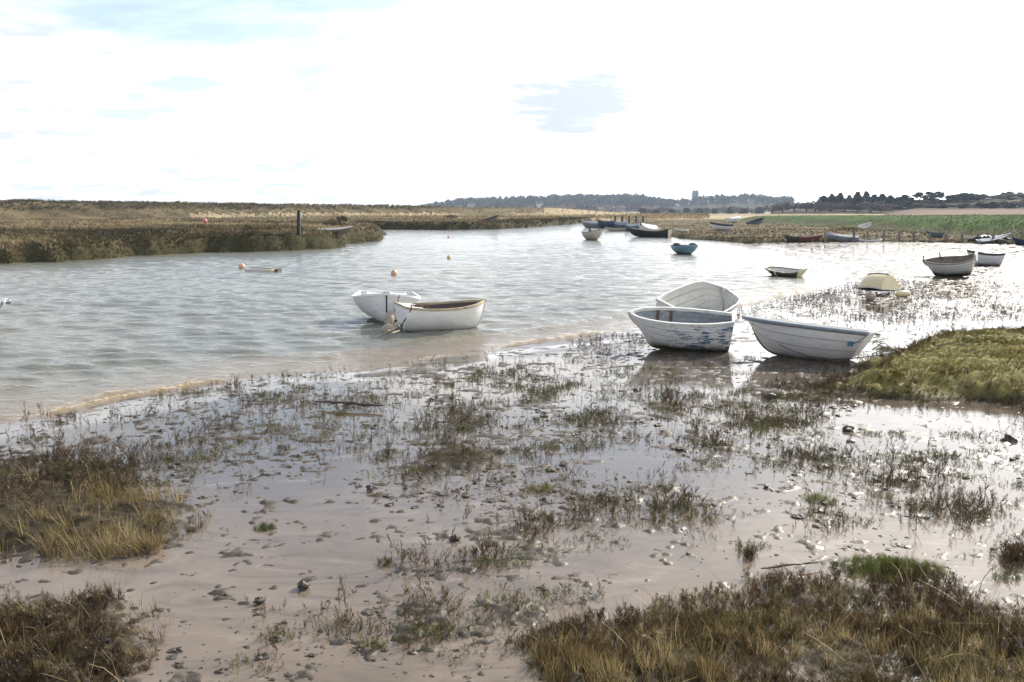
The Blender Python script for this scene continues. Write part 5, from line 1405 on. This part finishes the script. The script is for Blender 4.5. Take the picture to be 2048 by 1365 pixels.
def woodland():
    n = 1500; Vp = [crown_mesh(1100 + i, s, 110) for i, s in enumerate(('dense', 'bare', 'dense', 'bare', 'dense', 'conifer'))]
    u = np.concatenate([rng.uniform(790, 1345, n), rng.uniform(1310, 1580, 420)]); d = rng.uniform(1060, 1490, len(u)); d = np.where(u > 1330, rng.uniform(1250, 1500, len(u)), d)
    x = (u - U0) / F_PX * d; z = hill_h(x, d); k = z > -2.6; x, d, z, u = x[k], d[k], z[k], u[k]; m = len(x)
    sc = rng.uniform(7.0, 13.0, m) * np.clip((u - 760) / 160, .35, 1)
    keepv = rng.uniform(0, 1, m) < .95; 
    V, F, T = replicate(Vp, np.stack([x, d, z - .8], 1), sc, rng.uniform(0, 6.28, m), np.clip(rng.normal(0, .18, m) + .1 * fbm(x * .01, d * .01, 5, 2), -.4, .5))
    m_ = plant_mat('distant_wood', [(0, (.020, .022, .016)), (.4, (.045, .042, .030)), (.7, (.075, .058, .048)), (1, (.12, .095, .08))], .05, .9)
    mesh_np('woodland', V, F, m_, attrs={'tint': T}, kind='stuff')
woodland()
RED = plain('red_pantiles', (.17, .075, .055), .85, .25, 1.5); WALLW = plain('rendered_wall', (.70, .68, .63), .9, .1, 1); FLINT = plain('flint_and_brick', (.24, .20, .17), .9, .2, 1.2); SLATE = plain('slate', (.12, .12, .13), .7, .2, 1); GLASS = plain('dark_window', (.03, .035, .04), .2, .1, 1)
def house(label, u, v, d, w, dep, hgt, wall, roof, rot, group):
    x = (u - U0) / F_PX * d; z = float(hill_h(np.array([x]), np.array([d]))[0]); zt = PD(u, v, d)[2]; z = max(z, zt) if zt - z < 6 else z
    r = empty('cottage', (x, d, z), (0, 0, R(rot))); tag(r, label, 'house', group)
    b = MB(); g = hgt + dep * .42
    b.add([(-w/2, -dep/2, -2), (w/2, -dep/2, -2), (w/2, dep/2, -2), (-w/2, dep/2, -2), (-w/2, -dep/2, hgt), (w/2, -dep/2, hgt), (w/2, dep/2, hgt), (-w/2, dep/2, hgt), (-w/2, 0, g), (w/2, 0, g)],
          [(0, 1, 5, 4), (2, 3, 7, 6), (1, 2, 6, 9, 5), (3, 0, 4, 8, 7), (0, 3, 2, 1)]); b.build('wall', wall, r)
    e = .35; b = MB(); dz = e * .84
    for s in (-1, 1):
        p = [(-w/2 - e, s * (dep/2 + e), hgt - dz + .1), (w/2 + e, s * (dep/2 + e), hgt - dz + .1), (w/2 + e, 0, g + .1), (-w/2 - e, 0, g + .1)]; q = [(a, bb, c + .22) for a, bb, c in p]
        b.add(p + q, [(0, 1, 2, 3), (7, 6, 5, 4), (0, 4, 5, 1), (1, 5, 6, 2), (2, 6, 7, 3), (3, 7, 4, 0)])
    rf = b.build('roof', roof, r); MB().box((w * .32, 0, g + .7), (.8, .7, 1.8)).build('chimney', FLINT, rf)
    for wx in (-.28, .28):
        for wz in (.3, .72): MB().box((w * wx, -dep/2 - .03, hgt * wz), (1.0, .1, 1.1)).build('window', GLASS, r)
def village():
    W_ = 'white walled house among the trees on the far wooded hill'; R_ = 'red roofed cottage in the village at the foot of the far wooded hill'
    for u, v in ((918, 424), (944, 420), (985, 426), (1078, 416), (1063, 427), (1136, 426), (1128, 428), (1310, 428), (1196, 424)):
        house(W_, u, v, 1090 + random.uniform(-15, 15), 8, 6, 4.5, WALLW, SLATE, random.uniform(-30, 30), 'white houses on the far hill')
    for i in range(26):
        u = 1100 + i * 8.4 + random.uniform(-3, 3); house(R_, u, 424 + random.uniform(-4, 3) + (u > 1230) * 2, 1085 + random.uniform(-25, 25), random.uniform(7, 10), 6, 4, FLINT, RED, random.uniform(-35, 35), 'red roofed cottages of the village')
village()
def church():
    d = 1470; px = d / F_PX; a = PD(1391, 381, d); zb = float(hill_h(np.array([a[0]]), np.array([d]))[0]) - 1
    H_ = a[2] - zb; w = 9 * px
    st = plain('flint_tower', (.20, .19, .18), .9, .15, .4)
    r = empty('church_tower', (a[0], d, zb), (0, 0, R(12))); tag(r, 'tall square church tower rising above the wooded ridge', 'church tower')
    MB().box((0, 0, H_ / 2 - .8), (w, w, H_ - 1.6)).build('wall', st, r)
    for sx in (-1, 1):
        for sy in (-1, 1):
            MB().box((sx * w * .5, sy * w * .5, H_ * .42), (w * .2, w * .2, H_ * .84), taper=.7).build('buttress', st, r)
    b = MB(); 
    for k in range(4):
        rt = Matrix.Rotation(k * math.pi / 2, 3, 'Z')
        b.box(rt @ Vector((0, w * .5, H_ - 1.2)), (w * 1.04, .5, .9), rt)
        for j in range(5): b.box(rt @ Vector((-w * .44 + j * w * .22, w * .5, H_ - .35)), (w * .11, .5, .8), rt)
    b.build('parapet', st, r)
    for k in range(4):
        rt = Matrix.Rotation(k * math.pi / 2, 3, 'Z'); o = MB().box(rt @ Vector((0, w * .5 + .04, H_ * .74)), (w * .26, .12, H_ * .15), rt).build('belfry_window', GLASS, r)
    a = PD(1365, 393, d); zb2 = float(hill_h(np.array([a[0]]), np.array([d]))[0]) - 1; h = a[2] - zb2
    o = MB().lathe([(1.1, 0), (1.0, h - 3), (1.25, h - 2.8), (.9, h - 2.2), (.12, h)], 8).build('stair_turret', st); o.location = (a[0], d, zb2); tag(o, 'thin church turret standing apart from the tall tower', 'turret')
church()
